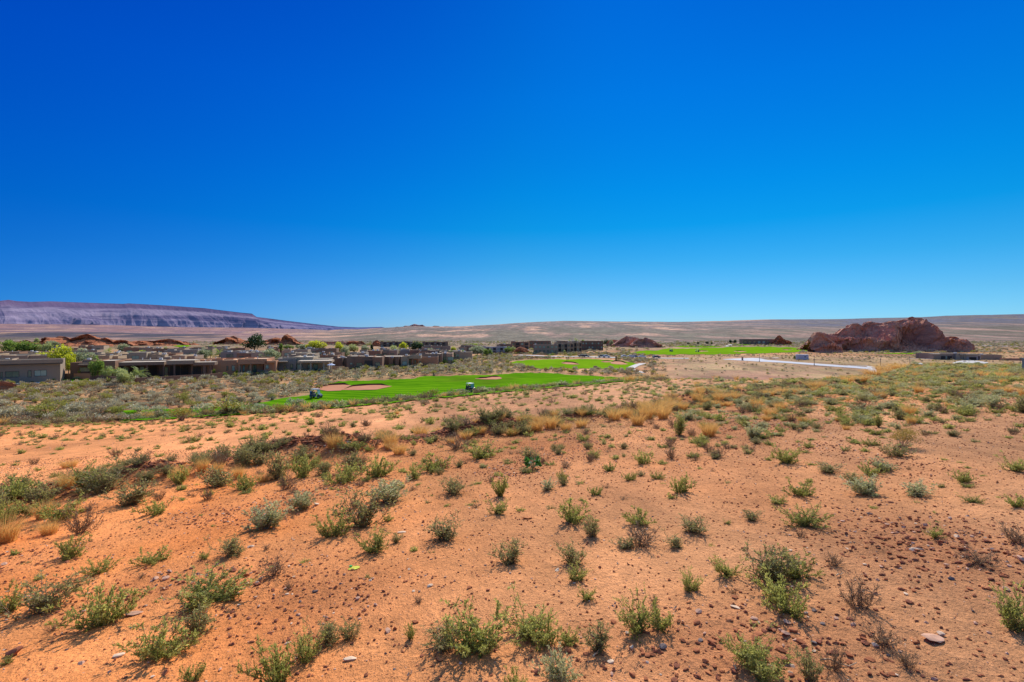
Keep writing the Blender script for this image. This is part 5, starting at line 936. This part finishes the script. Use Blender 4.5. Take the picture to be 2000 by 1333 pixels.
block('long dark brown block at the right end of the hilltop cluster', 1136, 1178, 666.8, 682, 385, 'dark', 2, 7, stepped=False)
block('dark glazed clubhouse with a flat roof beside a pointed red rock', 1451, 1514, 663, 673.5, 565, 'umber', 1, 7, stepped=False, cat='clubhouse', name='clubhouse')
house('low white grey house with two garages standing alone on the right plain', 252, 'stone', [(1822, 1870, 692, 704, 1, 14, 'grey'), (1868, 1888, 690.8, 705, -.5, 12), (1882, 1915, 692.2, 705.2, 0, 14, 'white'), (1914, 1954, 692.8, 704.5, 3, 12, 'tan')],
      wins=[(1846, 1849, 696, 702, .95, 1)], dark=[(1837, 1845, 696, 702.5, .98), (1850, 1859, 696, 702.5, .98), (1862, 1869, 697, 703, .98), (1893, 1907, 698, 704.5, -.02), (1910.5, 1913.5, 696, 704.3, -.02)], cols=[(1884, .6, 694, 705, -1), (1880, .5, 694, 705, -1)], slabs=[(1876, 1914, 692.2, 694.4, -1.2, 1.4)], vents=2)
# garden and boundary walls
def wall_(label, pts, h, mat, name='garden_wall', th=.3):
    W_ = [P(*p) for p in pts]; o = W_[0]; m = MB(o)
    for a, b in zip(W_[:-1], W_[1:]):
        d = np.array(b)-np.array(a); L_ = math.hypot(d[0], d[1]); q = np.array([-d[1], d[0]])/L_*th; n = len(m.v); za = a[2]+h; zb2 = b[2]+h
        for p_, zt in ((a, za), (b, zb2)):
            m.v += [(p_[0], p_[1], p_[2]-.8), (p_[0]+q[0], p_[1]+q[1], p_[2]-.8), (p_[0]+q[0], p_[1]+q[1], zt), (p_[0], p_[1], zt)]
        m.f += [[n, n+4, n+7, n+3], [n+3, n+7, n+6, n+2], [n+1, n+2, n+6, n+5], [n, n+3, n+2, n+1], [n+4, n+5, n+6, n+7]]; m.m += [0]*5
    return tag(m.build(name, mat, loc=o), label, 'wall')
wall_('long mauve brown garden wall below the dark patio house', [(214, 747.5), (258, 749.5), (268, 750), (300, 748), (350, 744.8), (400, 742), (435, 738.5)], 1.55, WALL['brown'])
wall_('reddish garden wall right of the far left grey house', [(120, 741.5), (150, 741.5), (184, 741)], 1.7, WALL['red'])
wall_('dark low wall behind the palms', [(176, 743.5), (200, 745), (226, 745.5)], 1.4, WALL['dark'])
wall_('short pink-tan wall between the white porch house and the blocky house', [(648, 724.5), (672, 724)], 1.5, WALL['peach'])
def wall2(label, pts, mat):
    m = MB(pts[0][:3])
    for (x0, y0, z0, h0), (x1, y1, z1, h1) in zip(pts[:-1], pts[1:]):
        n = len(m.v)
        for x, y, z, h_ in ((x0, y0, z0, h0), (x1, y1, z1, h1)): m.v += [(x, y, z-.8), (x, y+.3, z-.8), (x, y+.3, z+h_), (x, y, z+h_)]
        m.f += [[n, n+4, n+7, n+3], [n+3, n+7, n+6, n+2], [n+1, n+2, n+6, n+5], [n, n+3, n+2, n+1], [n+4, n+5, n+6, n+7]]; m.m += [0]*5
    tag(m.build('garden_wall', mat, loc=pts[0][:3]), label, 'wall')
wall2('low dark red wall running right of the lone white house', [(.954*245, 245, gz(.954*245, 245), 1.1), (1.25*240, 240, gz(1.25*240, 240), 1.1)], WALL['red'])
wall2('low dark red wall at the right edge, nearer the camera', [(.975*70, 70, (HZ-720)/F*70, .28), (1.2*70, 70, (HZ-721)/F*70, .28)], WALL['red'])
wall_('dark retaining wall below the white condominium', [(958, 694.5), (1000, 693.6)], 1.6, WALL['brown'])

# ------------------------------------------------------------------ trees
BARK = simple('bark', (.16, .11, .08), .95, .3, 4)
TL = {'green': leafmat('tree_leaf_green', (.09, .14, .02), (.34, .46, .08), .4, .2), 'lime': leafmat('tree_leaf_lime', (.22, .27, .01), (.70, .72, .05), .5, .15), 'dark': leafmat('tree_leaf_dark', (.015, .04, .012), (.07, .14, .04), .25, .2), 'olive': leafmat('tree_leaf_olive', (.16, .20, .09), (.52, .56, .30), .35, .2), 'pale': leafmat('tree_leaf_pale', (.20, .24, .06), (.60, .64, .24), .35, .2), 'palm': leafmat('palm_frond', (.10, .16, .03), (.48, .58, .12), .35, .2)}
def crown(seed, shape='round', n=1500):
    rg = np.random.default_rng(seed); nb = 16 if shape == 'round' else 12; cs = []
    for i in range(nb):
        a = rg.random()*6.283
        if shape == 'round': r = .36*rg.random()**.5; z = .34+.5*rg.random(); s = .12+.10*rg.random(); r *= 1.0 if z < .65 else .6
        else: r = .05; z = .12+.8*i/nb; s = .15*(1.15-z)
        cs.append((r*math.cos(a), r*math.sin(a), z, s))
    cs = np.array(cs); k = rg.integers(0, nb, n); d = rg.normal(size=(n, 3)); d /= np.linalg.norm(d, axis=1)[:, None]
    C = cs[k, :3]+d*(cs[k, 3]*(.5+.6*rg.random(n)**.6))[:, None]; s = np.clip(.12+.55*(C[:, 2])+.35*d[:, 2]+rg.normal(size=n)*.12, 0, 1)  # upward clump sides lighter, lower crown darker: light put into leaf colour
    v, f = leafset(C, d+rg.normal(size=(n, 3))*.7, .085*(.6+.8*rg.random(n)), .05*(.6+.8*rg.random(n)), rg); return v, f, np.repeat(s, 4), cs
CRN = {}
for sh in ('round', 'tall'):
    for i in range(4 if sh == 'round' else 2):
        v, f, s, cs = crown(1200+i, sh); tk = MB(); tk.tube((0, 0, -.03), (.01, .0, .34), .030, .020, 7)
        for c in cs[:6]: tk.tube((.01, 0, .26), tuple(c[:3]), .014, .004, 5)
        CRN[(sh, i)] = (v, f, s, tk.mesh('trunk', BARK))
_cm = {}
def tree(label, u, vb, h, w, kind='green', sh='round', name='tree', cat='tree', group=None, y=None):
    """h, w in photo pixels; vb = row of the foot"""
    y = y or VALLEY/-(vb-HZ)*F; x = (u-1000)/F*y; i = random.randrange(4 if sh == 'round' else 2); H = h*y/1000; Wm = w*y/1000
    e = empty(name, (x, y, gz(x, y)), label, cat, group, random.random()*6.28); v, f, s, tk = CRN[(sh, i)]
    if (sh, i, kind) not in _cm: _cm[(sh, i, kind)] = mesh_np('crown', v, f, [TL[kind]], None, False, s)
    top = np.percentile(v[:, 2], 99); wd = np.percentile(np.hypot(v[:, 0], v[:, 1]), 97)*2
    link('trunk', tk, e, sc=(Wm/wd, Wm/wd, H/top)); link('crown', _cm[(sh, i, kind)], e, sc=(Wm/wd, Wm/wd, H/top)); return e
def palm_mesh(seed, fronds=34, fan=False):
    rg = np.random.default_rng(seed); V = []; Fq = []; Sh = []; k = 0
    for i in range(fronds):
        a = rg.random()*6.283; el = rg.uniform(-.35, 1.25); ln = .95+.2*rg.random(); p = np.array([0, 0, 0.]); d = np.array([math.cos(a)*math.cos(el), math.sin(a)*math.cos(el), math.sin(el)]); n = 6; sh = .3+.45*(el+.35)/1.6+rg.normal()*.12
        side = np.cross(d, (0, 0, 1)); side /= np.linalg.norm(side)+1e-9; pts = []
        for j in range(n+1): pts.append(p.copy()); p = p+d*ln/n; d = d+np.array([0, 0, -.20]); d /= np.linalg.norm(d)
        for j in range(1, n):
            w = .26*math.sin(math.pi*(j+.3)/n); 
            for sg in (-1, 1):
                for q in range(2):
                    b = pts[j]+(pts[j+1]-pts[j])*q*.5; tdir = side*sg*w+(pts[j+1]-pts[j])*.9+np.array([0, 0, -.07]); s2 = (pts[j+1]-pts[j])*.22
                    V += [b, b+s2, b+tdir+s2*.2, b+tdir]; Fq.append([k, k+1, k+2, k+3]); k += 4; Sh += [sh]*4
    return np.array(V), np.array(Fq), np.clip(Sh, 0, 1)
PM = [palm_mesh(50+i) for i in range(3)]; PMM = [mesh_np('fronds', v, f, [TL['palm']], None, False, s) for v, f, s in PM]
tk = MB(); tk.tube((0, 0, -.05), (0, 0, .5), .10, .085, 10); tk.tube((0, 0, .5), (0, 0, 1.0), .085, .10, 10); PT = tk.mesh('trunk', BARK)
def palm(label, u, vb, h, w, y=None, group=None):
    y = y or VALLEY/-(vb-HZ)*F; x = (u-1000)/F*y; H = h*y/1000; Wm = w*y/1000/1.7; z = gz(x, y); e = empty('palm_tree', (x, y, z), label, 'palm', group, random.random()*6.28)
    th = max(.2, H-Wm*.75); link('trunk', PT, e, sc=(min(1.6, Wm), min(1.6, Wm), th)); link('fronds', PMM[random.randrange(3)], e, (0, 0, th), sc=(Wm, Wm, Wm)); return e
yy = lambda vt, h=6.5: 13500/(vt-HZ)
TR = [('large dark green tree rising above the middle rows of houses', 497, 688, 28, 34, 'dark'), ('bright yellow-green tree right behind the far left grey house', 118, 727, 40, 38, 'lime'), ('low yellow-green crown reaching left over the tan roofs', 96, 712, 18, 46, 'lime'), ('yellow-green tree between the grey house and the dark house', 134, 731, 30, 22, 'lime'), ('bushy olive tree behind the dark brown house', 158, 722, 32, 38, 'olive'), ('dark shrub-like tree left of the bushy olive tree', 122, 708, 20, 14, 'dark'), ('green tree, leftmost of the far left row', 20, 695, 24, 28, 'green'), ('green tree, second from the far left, in the row under the ridge', 48, 694, 22, 32, 'green'), ('mid green tree, third in the far left row', 74, 694, 20, 30, 'green'), ('yellowish green tree at the right end of the far left row', 92, 698, 22, 22, 'pale'), ('pale olive tree above the umber roof at left', 106, 684, 14, 26, 'olive'), ('small far tree left of the leftmost red outcrop', 14, 674, 8, 8, 'dark'), ('small pale tree above the leftmost red outcrop', 72, 672, 9, 8, 'pale'), ('bright green conical tree left of the palms', 190, 744, 38, 20, 'green'), ('little yellow tree on a thin trunk by the left lawn', 156, 741, 22, 8, 'lime'), ('yellow-green bushy tree in front of the mauve wall', 242, 756, 28, 28, 'pale'), ('olive bushy tree left of the small yellow-green pair', 254, 704, 13, 24, 'olive'), ('yellow-green bushy tree, left of a pair among the roofs', 273, 703, 14, 20, 'lime'), ('yellow-green bushy tree, right of a pair among the roofs', 292, 703, 12, 18, 'lime'), ('dark round tree in front of the tan house', 293, 690, 9, 18, 'dark'), ('orange-brown small tree right of the dark round tree', 322, 690, 10, 8, 'pale'), ('pale green tree left of the fan palm in the middle rows', 240, 690, 14, 24, 'olive'), ('pale green bush below the slate house', 370, 702, 10, 24, 'olive'), ('green tree left of the tall pair of palms', 398, 706, 22, 20, 'olive'), ('small green tree above the slate house, left of a pair', 446, 690, 9, 10, 'green'), ('small green tree above the slate house, right of a pair', 460, 690, 9, 14, 'green'), ('grey-green spreading tree between adobe and white-porch houses', 530, 716, 26, 34, 'olive'), ('narrow upright green tree left of the peach house', 548, 699, 26, 11, 'green', 'tall'), ('round yellow-green tree in front of the dark rock wall', 619, 691, 20, 32, 'lime'), ('yellow-green tree right of the dark houses', 664, 694, 20, 20, 'lime'), ('grey-green spiky tree behind the blocky brown house', 673, 706, 24, 20, 'olive'), ('yellowish spreading tree right of the yellow-green tree', 691, 692, 15, 22, 'pale'), ('pale green tree above the white gate posts', 714, 690, 12, 20, 'olive'), ('very dark narrow tree left of the dome rock', 726, 688, 14, 7, 'dark', 'tall'), ('pale silver-green tree above the blocky brown house', 730, 703, 15, 26, 'pale'), ('round pale green tree in front of the tan house', 772, 700, 20, 24, 'pale'), ('yellow-green tree below the left hotel block', 787, 689, 16, 16, 'lime'), ('dark tree between the two hotel blocks', 811, 688, 16, 20, 'dark'), ('dark blue-green tree left of the hotel-side house', 822, 688, 13, 12, 'dark'), ('pale round tree above the umber roofs', 844, 696, 12, 20, 'olive'), ('yellow-green tree right of the grey garage', 884, 688, 9, 12, 'lime'), ('pale tree right of the yellow-green one', 903, 688, 8, 18, 'olive'), ('large grey-green tree at the right end of the rows', 933, 695, 15, 26, 'olive'), ('dark green tree left of the white condominium', 949, 697, 12, 11, 'green'), ('dark green tree, second left of the white condominium', 958, 697, 12, 8, 'green'), ('green tree at the right end of the white condominium', 992, 692, 12, 12, 'green'), ('pale green tree by the hilltop driveway', 1001, 690, 13, 12, 'pale'), ('small tree above the condominium roofs', 985, 681, 10, 10, 'green'), ('green shrubby tree at the end of the front row', 858, 712, 12, 12, 'green'), ('dark green tree right of the brick-red wing', 884, 706, 16, 20, 'green'), ('mid green tree in the cluster right of the peach house', 903, 703, 14, 20, 'green'), ('lime tree in the cluster right of the peach house', 878, 708, 10, 12, 'lime'), ('round dark green shrub in the last garden', 868, 714, 8, 12, 'green'), ('round green shrub at the end of the front gardens', 886, 713, 7, 10, 'green'), ('bright green tree above the hilltop cluster', 1138, 680, 16, 10, 'green'), ('very dark round tree at the right end of the hilltop cluster', 1185, 676, 13, 12, 'dark'), ('pale tree right of the very dark round tree', 1194, 677, 12, 9, 'olive'), ('pale tree left of the very dark round tree', 1176, 676, 11, 7, 'olive'), ('yellow-green tree in front of the long dark hilltop block', 1152, 684, 10, 9, 'lime'), ('yellow shrub-like tree below the tall condominium, left', 1122, 688, 8, 9, 'lime'), ('yellow shrub-like tree below the tall condominium, right', 1129, 687, 7, 8, 'lime'), ('small pale tree left of the clubhouse lawn', 1102, 692, 8, 6, 'pale'), ('dark tree pair left of the clubhouse, left one', 1427, 672, 8, 9, 'dark'), ('dark tree pair left of the clubhouse, right one', 1435, 672, 8, 8, 'dark'), ('dark small tree on the far fairway edge, left of three', 1363, 674, 6, 6, 'dark'), ('dark small tree on the far fairway edge, middle of three', 1381, 674, 7, 7, 'dark'), ('dark small tree on the far fairway edge, right of three', 1390, 674, 5, 6, 'dark'), ('dark tree at the left edge of the far fairway', 1345, 674, 5, 8, 'dark'), ('small green tree beside the white container', 1552, 703, 8, 5, 'green'), ('dark green tree inside the hilltop block court', 1054, 682, 9, 6, 'dark'), ('pale little tree in front of the nearest hilltop condominium', 1068, 692, 8, 7, 'pale'), ('pale little tree, second in front of the hilltop condominium', 1076, 692, 9, 8, 'pale'),
 ('bushy pale tree among the far middle roofs', 590, 686, 10, 22, 'olive'), ('small dark tree left of the peach house roofs', 581, 682, 8, 7, 'dark'), ('low green tree row piece behind the peach house', 562, 684, 8, 18, 'green')]
for r in TR: q_ = 1.22 if r[1] < 1000 and 'tall' not in r else 1; tree(r[0], r[1], r[2], r[3]*q_, r[4]*q_, r[5], r[6] if len(r) > 6 else 'round')
GS = [(440, 737, 10, 12, 'green'), (451, 732, 9, 10, 'green'), (462, 733, 9, 7, 'lime'), (478, 732, 6, 8, 'green'), (493, 731, 8, 14, 'green'), (529, 735, 9, 10, 'pale'), (395, 733, 16, 8, 'lime'), (364, 733, 10, 6, 'green'), (346, 733, 14, 12, 'olive'), (352, 733, 15, 9, 'lime'), (388, 733, 7, 7, 'green'), (418, 735, 13, 6, 'green'), (427, 736, 7, 8, 'pale'), (150, 742.5, 6, 14, 'olive'), (136, 746, 4, 6, 'dark'), (104, 748, 8, 8, 'dark'), (170, 744, 4, 8, 'lime'), (62, 751, 5, 9, 'dark'), (736, 720, 8, 8, 'green'), (710, 722, 9, 6, 'lime'), (765, 718, 7, 10, 'pale'), (780, 718, 8, 8, 'pale'), (845, 715, 7, 10, 'olive'), (760, 720, 5, 6, 'dark'), (686, 723, 5, 7, 'olive'), (696, 723, 5, 8, 'dark')]
for i, g in enumerate(sorted(GS)): tree(f'clipped garden shrub along the front gardens, {ORD[i] if i else "leftmost"}'+(' from left' if i else ''), *g, name='garden_shrub', cat='shrub', group='garden shrubs along the front row')
palm('green fan palm right of the conical tree', 207, 744, 28, 24); palm('green fan palm, middle one before the patio house', 220, 745, 28, 26); palm('green fan palm, right of the middle one, before the patio house', 236, 745, 28, 26); palm('yellowish palm with wide drooping fronds against the dark patio', 271, 744, 26, 32)
palm('small palm in the second row above the patio roof', 211, 703, 24, 20); palm('dark fan palm in the middle rows, right of a pair', 428, 703, 22, 22); palm('fan palm in the middle rows, left of a pair', 411, 703, 18, 16); palm('small palm behind the brick-red wing, left', 800, 700, 11, 12); palm('small palm above the hilltop cluster, leftmost', 1125, 683, 22, 9); palm('small round palm above the hilltop cluster', 1112, 683, 20, 6)

# ------------------------------------------------------------------ golf carts, poles, signs, vehicles, people
CARB = simple('cart_body', (.035, .05, .11), .35, .1, 2, spec=.5); CART = simple('cart_top', (.55, .55, .56), .5, .05, 2); TYRE = simple('tyre', (.02, .02, .02), .8, .1, 4); RIM = simple('rim', (.6, .6, .62), .35, .05, 3, metal=.6); SEAT = simple('cart_seat', (.10, .10, .11), .6, .1, 3); BAG = simple('golf_bag', (.04, .18, .55), .6, .1, 4); BAGR = simple('golf_bag_dark', (.05, .05, .06), .6, .1, 4)
SHIRT = [simple('shirt_white', (.7, .7, .7), .8, .05, 3), simple('shirt_dark', (.06, .06, .09), .8, .05, 3)]; SKIN = simple('skin', (.45, .25, .17), .6, .05, 3); TROU = simple('trousers', (.10, .09, .09), .8, .05, 3)
def cart(label, u, vb, rz, top=CART, body=CARB, bag=BAG):
    x, y, z = P(u, vb); e = empty('golf_cart', (x, y, z+.09), label, 'golf cart', None, rz)
    m = MB()   # side profile along x, front at +x
    pr = [(-1.15, .32), (-1.15, .62), (-.95, .74), (-.25, .74), (-.2, .36), (.45, .34), (.62, .72), (.80, .86), (1.05, .78), (1.22, .55), (1.22, .30)]
    n = len(pr); b = len(m.v)
    for yy_ in (-.58, .58): m.v += [(px, yy_*(.92 if i > 6 else 1), pz) for i, (px, pz) in enumerate(pr)]
    m.f += [[b+i for i in range(n)], [b+n+i for i in range(n)][::-1]]+[[b+i, b+n+i, b+n+(i+1) % n, b+(i+1) % n] for i in range(n)]; m.m += [0]*(n+2)
    m.build('body', body, e)
    for px in (-.75, .85):
        for s in (-1, 1):
            w = MB(); w.tube((px, s*.50, .24), (px, s*.66, .24), .24, .24, 16); o = w.build('wheel', TYRE, e); r = MB(); r.tube((px, s*.655, .24), (px, s*.675, .24), .13, .12, 12); r.build('rim', RIM, o)
    m = MB(); m.box(-.85, .62, -.62, .62, 1.78, 1.84); m.box(-.80, .57, -.57, .57, 1.84, 1.87); m.build('canopy', top, e)
    for px, pz, qx in ((-.92, .72, -.80), (.70, .80, .52)):
        for s in (-1, 1): m = MB(); m.tube((px, s*.54, pz), (qx, s*.56, 1.78), .022, .022, 6); m.build('post', FRM, e)
    m = MB(); m.box(-.55, .0, -.55, .55, .74, .86); m.box(-.62, -.50, -.55, .55, .86, 1.22); m.build('seat', SEAT, e)
    m = MB(); m.quad((.70, -.5, .85), (.70, .5, .85), (.55, .5, 1.7), (.55, -.5, 1.7)); m.build('windshield', GL2, e)
    m = MB(); m.tube((.42, -.28, .85), (.30, -.28, 1.05), .02, .02, 6); m.tube((.30, -.28, 1.05), (.28, -.28, 1.06), .17, .17, 12); m.build('steering_wheel', SEAT, e)
    for s, mt in ((-.28, bag), (.28, BAGR)):
        m = MB(); m.tube((-1.05, s, .55), (-1.0, s, 1.35), .15, .17, 10); o = m.build('golf_bag', mt, e); c = MB()
        for k in range(5): c.tube((-1.0+.05*math.cos(k*1.3), s+.06*math.sin(k*1.3), 1.34), (-.98+.09*math.cos(k*1.3), s+.1*math.sin(k*1.3), 1.6), .012, .022, 5)
        c.build('club', RIM, o)
    return e
cart('dark blue golf cart seen side-on, beside the wide bunker', 617, 778.5, R(-8))
cart('black golf cart with white canopy on the near fairway, partly behind grass tufts', 919, 765.5, R(-42), simple('canopy_white', (.8, .8, .8), .5, .05, 2), simple('cart_black', (.03, .03, .035), .35, .1, 2, spec=.5), BAGR)
cart('tiny dark golf cart on the left of the far fairway', 1311, 687.5, R(20)); cart('tiny dark golf cart beside the leftmost far fairway bunker', 1362, 688.0, R(170))
import bmesh
def mkperson(label, u, v, shirt, rz=0):
    x, y, z = P(u, v)
    verts = [(0, 0, .95), (0, 0, 1.25), (0, 0, 1.45), (0, 0, 1.55), (0, .01, 1.70), (.10, 0, .88), (.13, .02, .48), (.14, 0, .06), (.15, .12, .03), (-.10, 0, .88), (-.13, .02, .48), (-.14, 0, .06), (-.15, .12, .03), (.20, 0, 1.42), (.27, .02, 1.15), (.20, .16, .95), (-.20, 0, 1.42), (-.27, .02, 1.15), (-.16, .18, .95)]
    edges = [(0, 1), (1, 2), (2, 3), (3, 4), (0, 5), (5, 6), (6, 7), (7, 8), (0, 9), (9, 10), (10, 11), (11, 12), (2, 13), (13, 14), (14, 15), (2, 16), (16, 17), (17, 18)]
    rad = [.15, .145, .14, .06, .105, .10, .07, .05, .045, .10, .07, .05, .045, .065, .05, .035, .065, .05, .035]
    me = bpy.data.meshes.new('person'); me.from_pydata(verts, edges, []); o = link('person', me, None, (x, y, z+.09), rz)
    me.materials.append(shirt); bm = bmesh.new(); bm.from_mesh(me); sl_ = bm.verts.layers.skin.verify(); bm.verts.ensure_lookup_table()
    for v_, r in zip(bm.verts, rad): v_[sl_].radius = (r, r*.85)
    bm.verts[0][sl_].use_root = True; bm.to_mesh(me); bm.free(); o.modifiers.new('Skin', 'SKIN'); sb = o.modifiers.new('Smooth', 'SUBSURF'); sb.levels = sb.render_levels = 1
    c = MB(); c.tube((0, .01, 1.76), (0, .01, 1.84), .12, .07, 8); c.build('cap', SHIRT[0], o)
    return tag(o, label, 'person')
mkperson('golfer in dark clothes standing on the middle green, left of two', 1107.2, 705, SHIRT[1], 2); mkperson('golfer in dark clothes standing on the middle green, right of two', 1109.6, 704.4, SHIRT[1], 4)
POLE = simple('pole_metal', (.12, .11, .11), .6, .1, 3, metal=.5)
def lamp(label, u, vt, vb):
    y = -VALLEY/(vb-HZ)*F; x = (u-1000)/F*y; z = gz(x, y); h = (HZ-vt)/F*y-z; e = empty('street_lamp', (x, y, z), label, 'street lamp', 'street lamps by the right-hand road')
    m = MB(); m.tube((0, 0, 0), (0, 0, h-.35), .11, .08, 8); m.tube((0, 0, -.2), (0, 0, .4), .2, .17, 8); m.build('pole', POLE, e)
    m = MB(); m.tube((0, 0, h-.35), (0, 0, h-.05), .14, .24, 8); m.tube((0, 0, h-.05), (0, 0, h), .28, .12, 8); m.build('lamp_head', POLE, e)
for i, (u, a, b) in enumerate([(1406.5, 691, 702), (1483.3, 692.5, 707.2), (1590.3, 695, 714.5), (1719.8, 700.5, 724.8), (1777, 697.2, 713.4), (1793, 691, 701), (1844.5, 705, 716.5), (1939.5, 694, 708), (1992.5, 700, 720)]):
    lamp(f'thin dark street lamp on the right plain, {ORD[i] if i else "leftmost"}'+(' from left' if i else ''), u, a, b)
x, y, z = P(1747.5, 722); y = 13500/67.; x = .7475*y; z = gz(x, y); e = empty('road_sign', (x, y, z), 'yellow diamond warning sign on a post by the road', 'road sign'); m = MB(); m.tube((0, 0, 0), (0, 0, 1.9), .05, .05, 6); m.build('post', POLE, e)
zc = (HZ-711)/F*y-z; m = MB(); s = .55; m.v = [(0, -.06, zc-s), (s, -.06, zc), (0, -.06, zc+s), (-s, -.06, zc), (0, -.03, zc-s), (s, -.03, zc), (0, -.03, zc+s), (-s, -.03, zc)]; m.f = [[0, 1, 2, 3], [7, 6, 5, 4], [0, 4, 5, 1], [1, 5, 6, 2], [2, 6, 7, 3], [3, 7, 4, 0]]; m.m = [0]*6
pl = m.build('sign_plate', simple('sign_yellow', (.85, .45, .02), .5, .05, 2), e); m = MB(); m.tube((0, -.07, zc), (0, -.062, zc), .16, .16, 8); m.build('symbol', FRM, pl)
x, y, z = P(1450, 704.5); e = tag(link('utility_box', MB().box(-.35, .35, -.2, .2, -.2, 1.6).box(-.3, .3, -.23, -.2, .2, 1.4).mesh('utility_box', simple('box_red', (.35, .22, .16), .7, .1, 2)), None, (x, y, z)), 'small brown upright utility box beside the road bend', 'utility box')
y = 13500/53.4; x = .5665*y; z = gz(x, y); e = empty('shipping_container', (x, y, z), 'white shipping container standing on the right plain', 'container', None, R(-14)); m = MB(); m.box(-2.6, 2.6, -1.2, 1.2, .1, 2.75)
for i in range(26): m.box(-2.5+i*.2, -2.41+i*.2, -1.24, -1.2, .25, 2.6)
m.build('body', simple('container_white', (.62, .62, .66), .6, .12, 1), e); m = MB(); m.box(-2.64, -2.6, -1.1, -.03, .2, 2.65); m.box(-2.64, -2.6, .03, 1.1, .2, 2.65); m.build('door', simple('container_door', (.45, .52, .56), .6, .1, 1), e); m = MB(); m.box(.6, 1.5, -1.27, -1.245, 1.4, 1.75); m.build('panel', FRM, e)
# concrete post at the right edge
y = 38.; x = 1.0005*y; z = gz(x, y); m = MB((x, y, z)); m.box(x-.02, x+.3, y, y+.15, z-.5, (HZ-702)/F*y); m.box(x-.04, x+.33, y-.03, y+.18, (HZ-702)/F*y, (HZ-702)/F*y+.08); tag(m.build('fence_post', simple('post_green', (.22, .30, .27), .8, .1, 2), loc=(x, y, z)), 'thick green-grey post at the right edge of the slope', 'post')
# rusty stake at the left edge of the slope
x, y, z = P(43, 826); m = MB((x, y, z)); m.tube((x, y, z-.3), (x, y, z+.85), .04, .035, 6); m.tube((x, y, z+.80), (x, y, z+.86), .055, .055, 6); tag(m.build('stake', simple('rust', (.20, .08, .05), .8, .2, 5), loc=(x, y, z)), 'thin rusty stake among the shrubs at the left crest', 'stake')
# parked cars on the middle road
CM = [simple('car_white', (.7, .7, .7), .3, .03, 1, spec=.6), simple('car_dark', (.04, .045, .06), .3, .03, 1, spec=.6), simple('car_silver', (.38, .40, .43), .3, .03, 1, spec=.6), simple('car_blue', (.06, .10, .22), .3, .03, 1, spec=.6)]
CP = [(-2.2, .35), (-2.2, .85), (-1.9, .98), (-1.35, 1.02), (-.85, 1.42), (.45, 1.45), (1.05, 1.0), (1.95, .88), (2.2, .65), (2.2, .35)]
def car(label, u, v, mt, rz):
    x, y, z = P(u, v); e = empty('parked_car', (x, y, z+.14), label, 'car', 'cars on the middle road', rz); m = MB(); n = len(CP); 
    for q in (-.85, .85): m.v += [(a, q*(.82 if b > 1.1 else 1), b) for a, b in CP]
    m.f = [list(range(n)), [n+i for i in range(n)][::-1]]+[[i, n+i, n+(i+1) % n, (i+1) % n] for i in range(n)]; m.m = [0]*(n+2); m.build('body', mt, e)
    for px in (-1.35, 1.35):
        for s in (-1, 1): w = MB(); w.tube((px, s*.68, .33), (px, s*.88, .33), .33, .33, 12); o = w.build('wheel', TYRE, e); r = MB(); r.tube((px, s*.875, .33), (px, s*.90, .33), .18, .17, 10); r.build('rim', RIM, o)
    m = MB()
    for s in (-1, 1): m.v += [(-1.15, s*.865, 1.02), (.85, s*.865, 1.02), (.38, s*.735, 1.38), (-.78, s*.735, 1.38)]
    [MB().quad(*(m.v[k:k+4] if k else m.v[3::-1])).build('side_window', GLASS, e) for k in (0, 4)]; m = MB(); m.quad((.50, -.66, 1.42), (1.03, -.8, 1.02), (1.03, .8, 1.02), (.50, .66, 1.42)); m.build('windscreen', GLASS, e)
    [MB().box(2.19, 2.22, s*.6-.14, s*.6+.14, .62, .74).build('headlight', CM[0], e) for s in (-1, 1)]
for i, (u, v, c) in enumerate([(1137, 698.0, 1), (1144, 698.2, 1), (1176, 698.8, 1), (1184, 698.9, 0), (1220, 699.2, 0), (1232, 699.5, 0), (1240, 699.6, 3), (1254, 699.8, 0), (1282, 700.1, 1)]):
    car(f'{["white", "dark", "silver", "dark blue"][c]} car on the road behind the middle green, {ORD[i] if i else "leftmost"}'+(' from left' if i else ''), u, v, CM[c], R(-8+random.uniform(-6, 6)))
y = 13500/56.; x = (1203.5-1000)/F*y; z = gz(x, y); m = MB((x, y, z)); m.box(x-.35, x+.35, y, y+.6, z-.3, z+2.2); m.box(x-.45, x+.45, y-.1, y+.7, z+2.2, z+2.4); tag(m.build('gate_pillar', WALL['brown'], loc=(x, y, z)), 'brown stone gate pillar beside the middle road', 'pillar')
# patio things
def umbrella(label, u, v, h, mt):
    y = 160.; x = (u-1000)/F*y; z = (HZ-v)/F*y; e = empty('patio_umbrella', (x, y, z), label, 'umbrella'); m = MB(); m.tube((0, 0, 0), (0, 0, h), .04, .03, 6); m.tube((0, 0, 0), (0, 0, .1), .3, .3, 10); m.build('pole', POLE, e); c = MB(); c.tube((0, 0, h-.5), (0, 0, h), 1.3, .05, 8); c.build('canopy', mt, e)
umbrella('blue white patio umbrella at the right end of the white-porch house', 647, 727, 2.7, simple('umbrella_blue', (.45, .52, .68), .7, .1, 2))
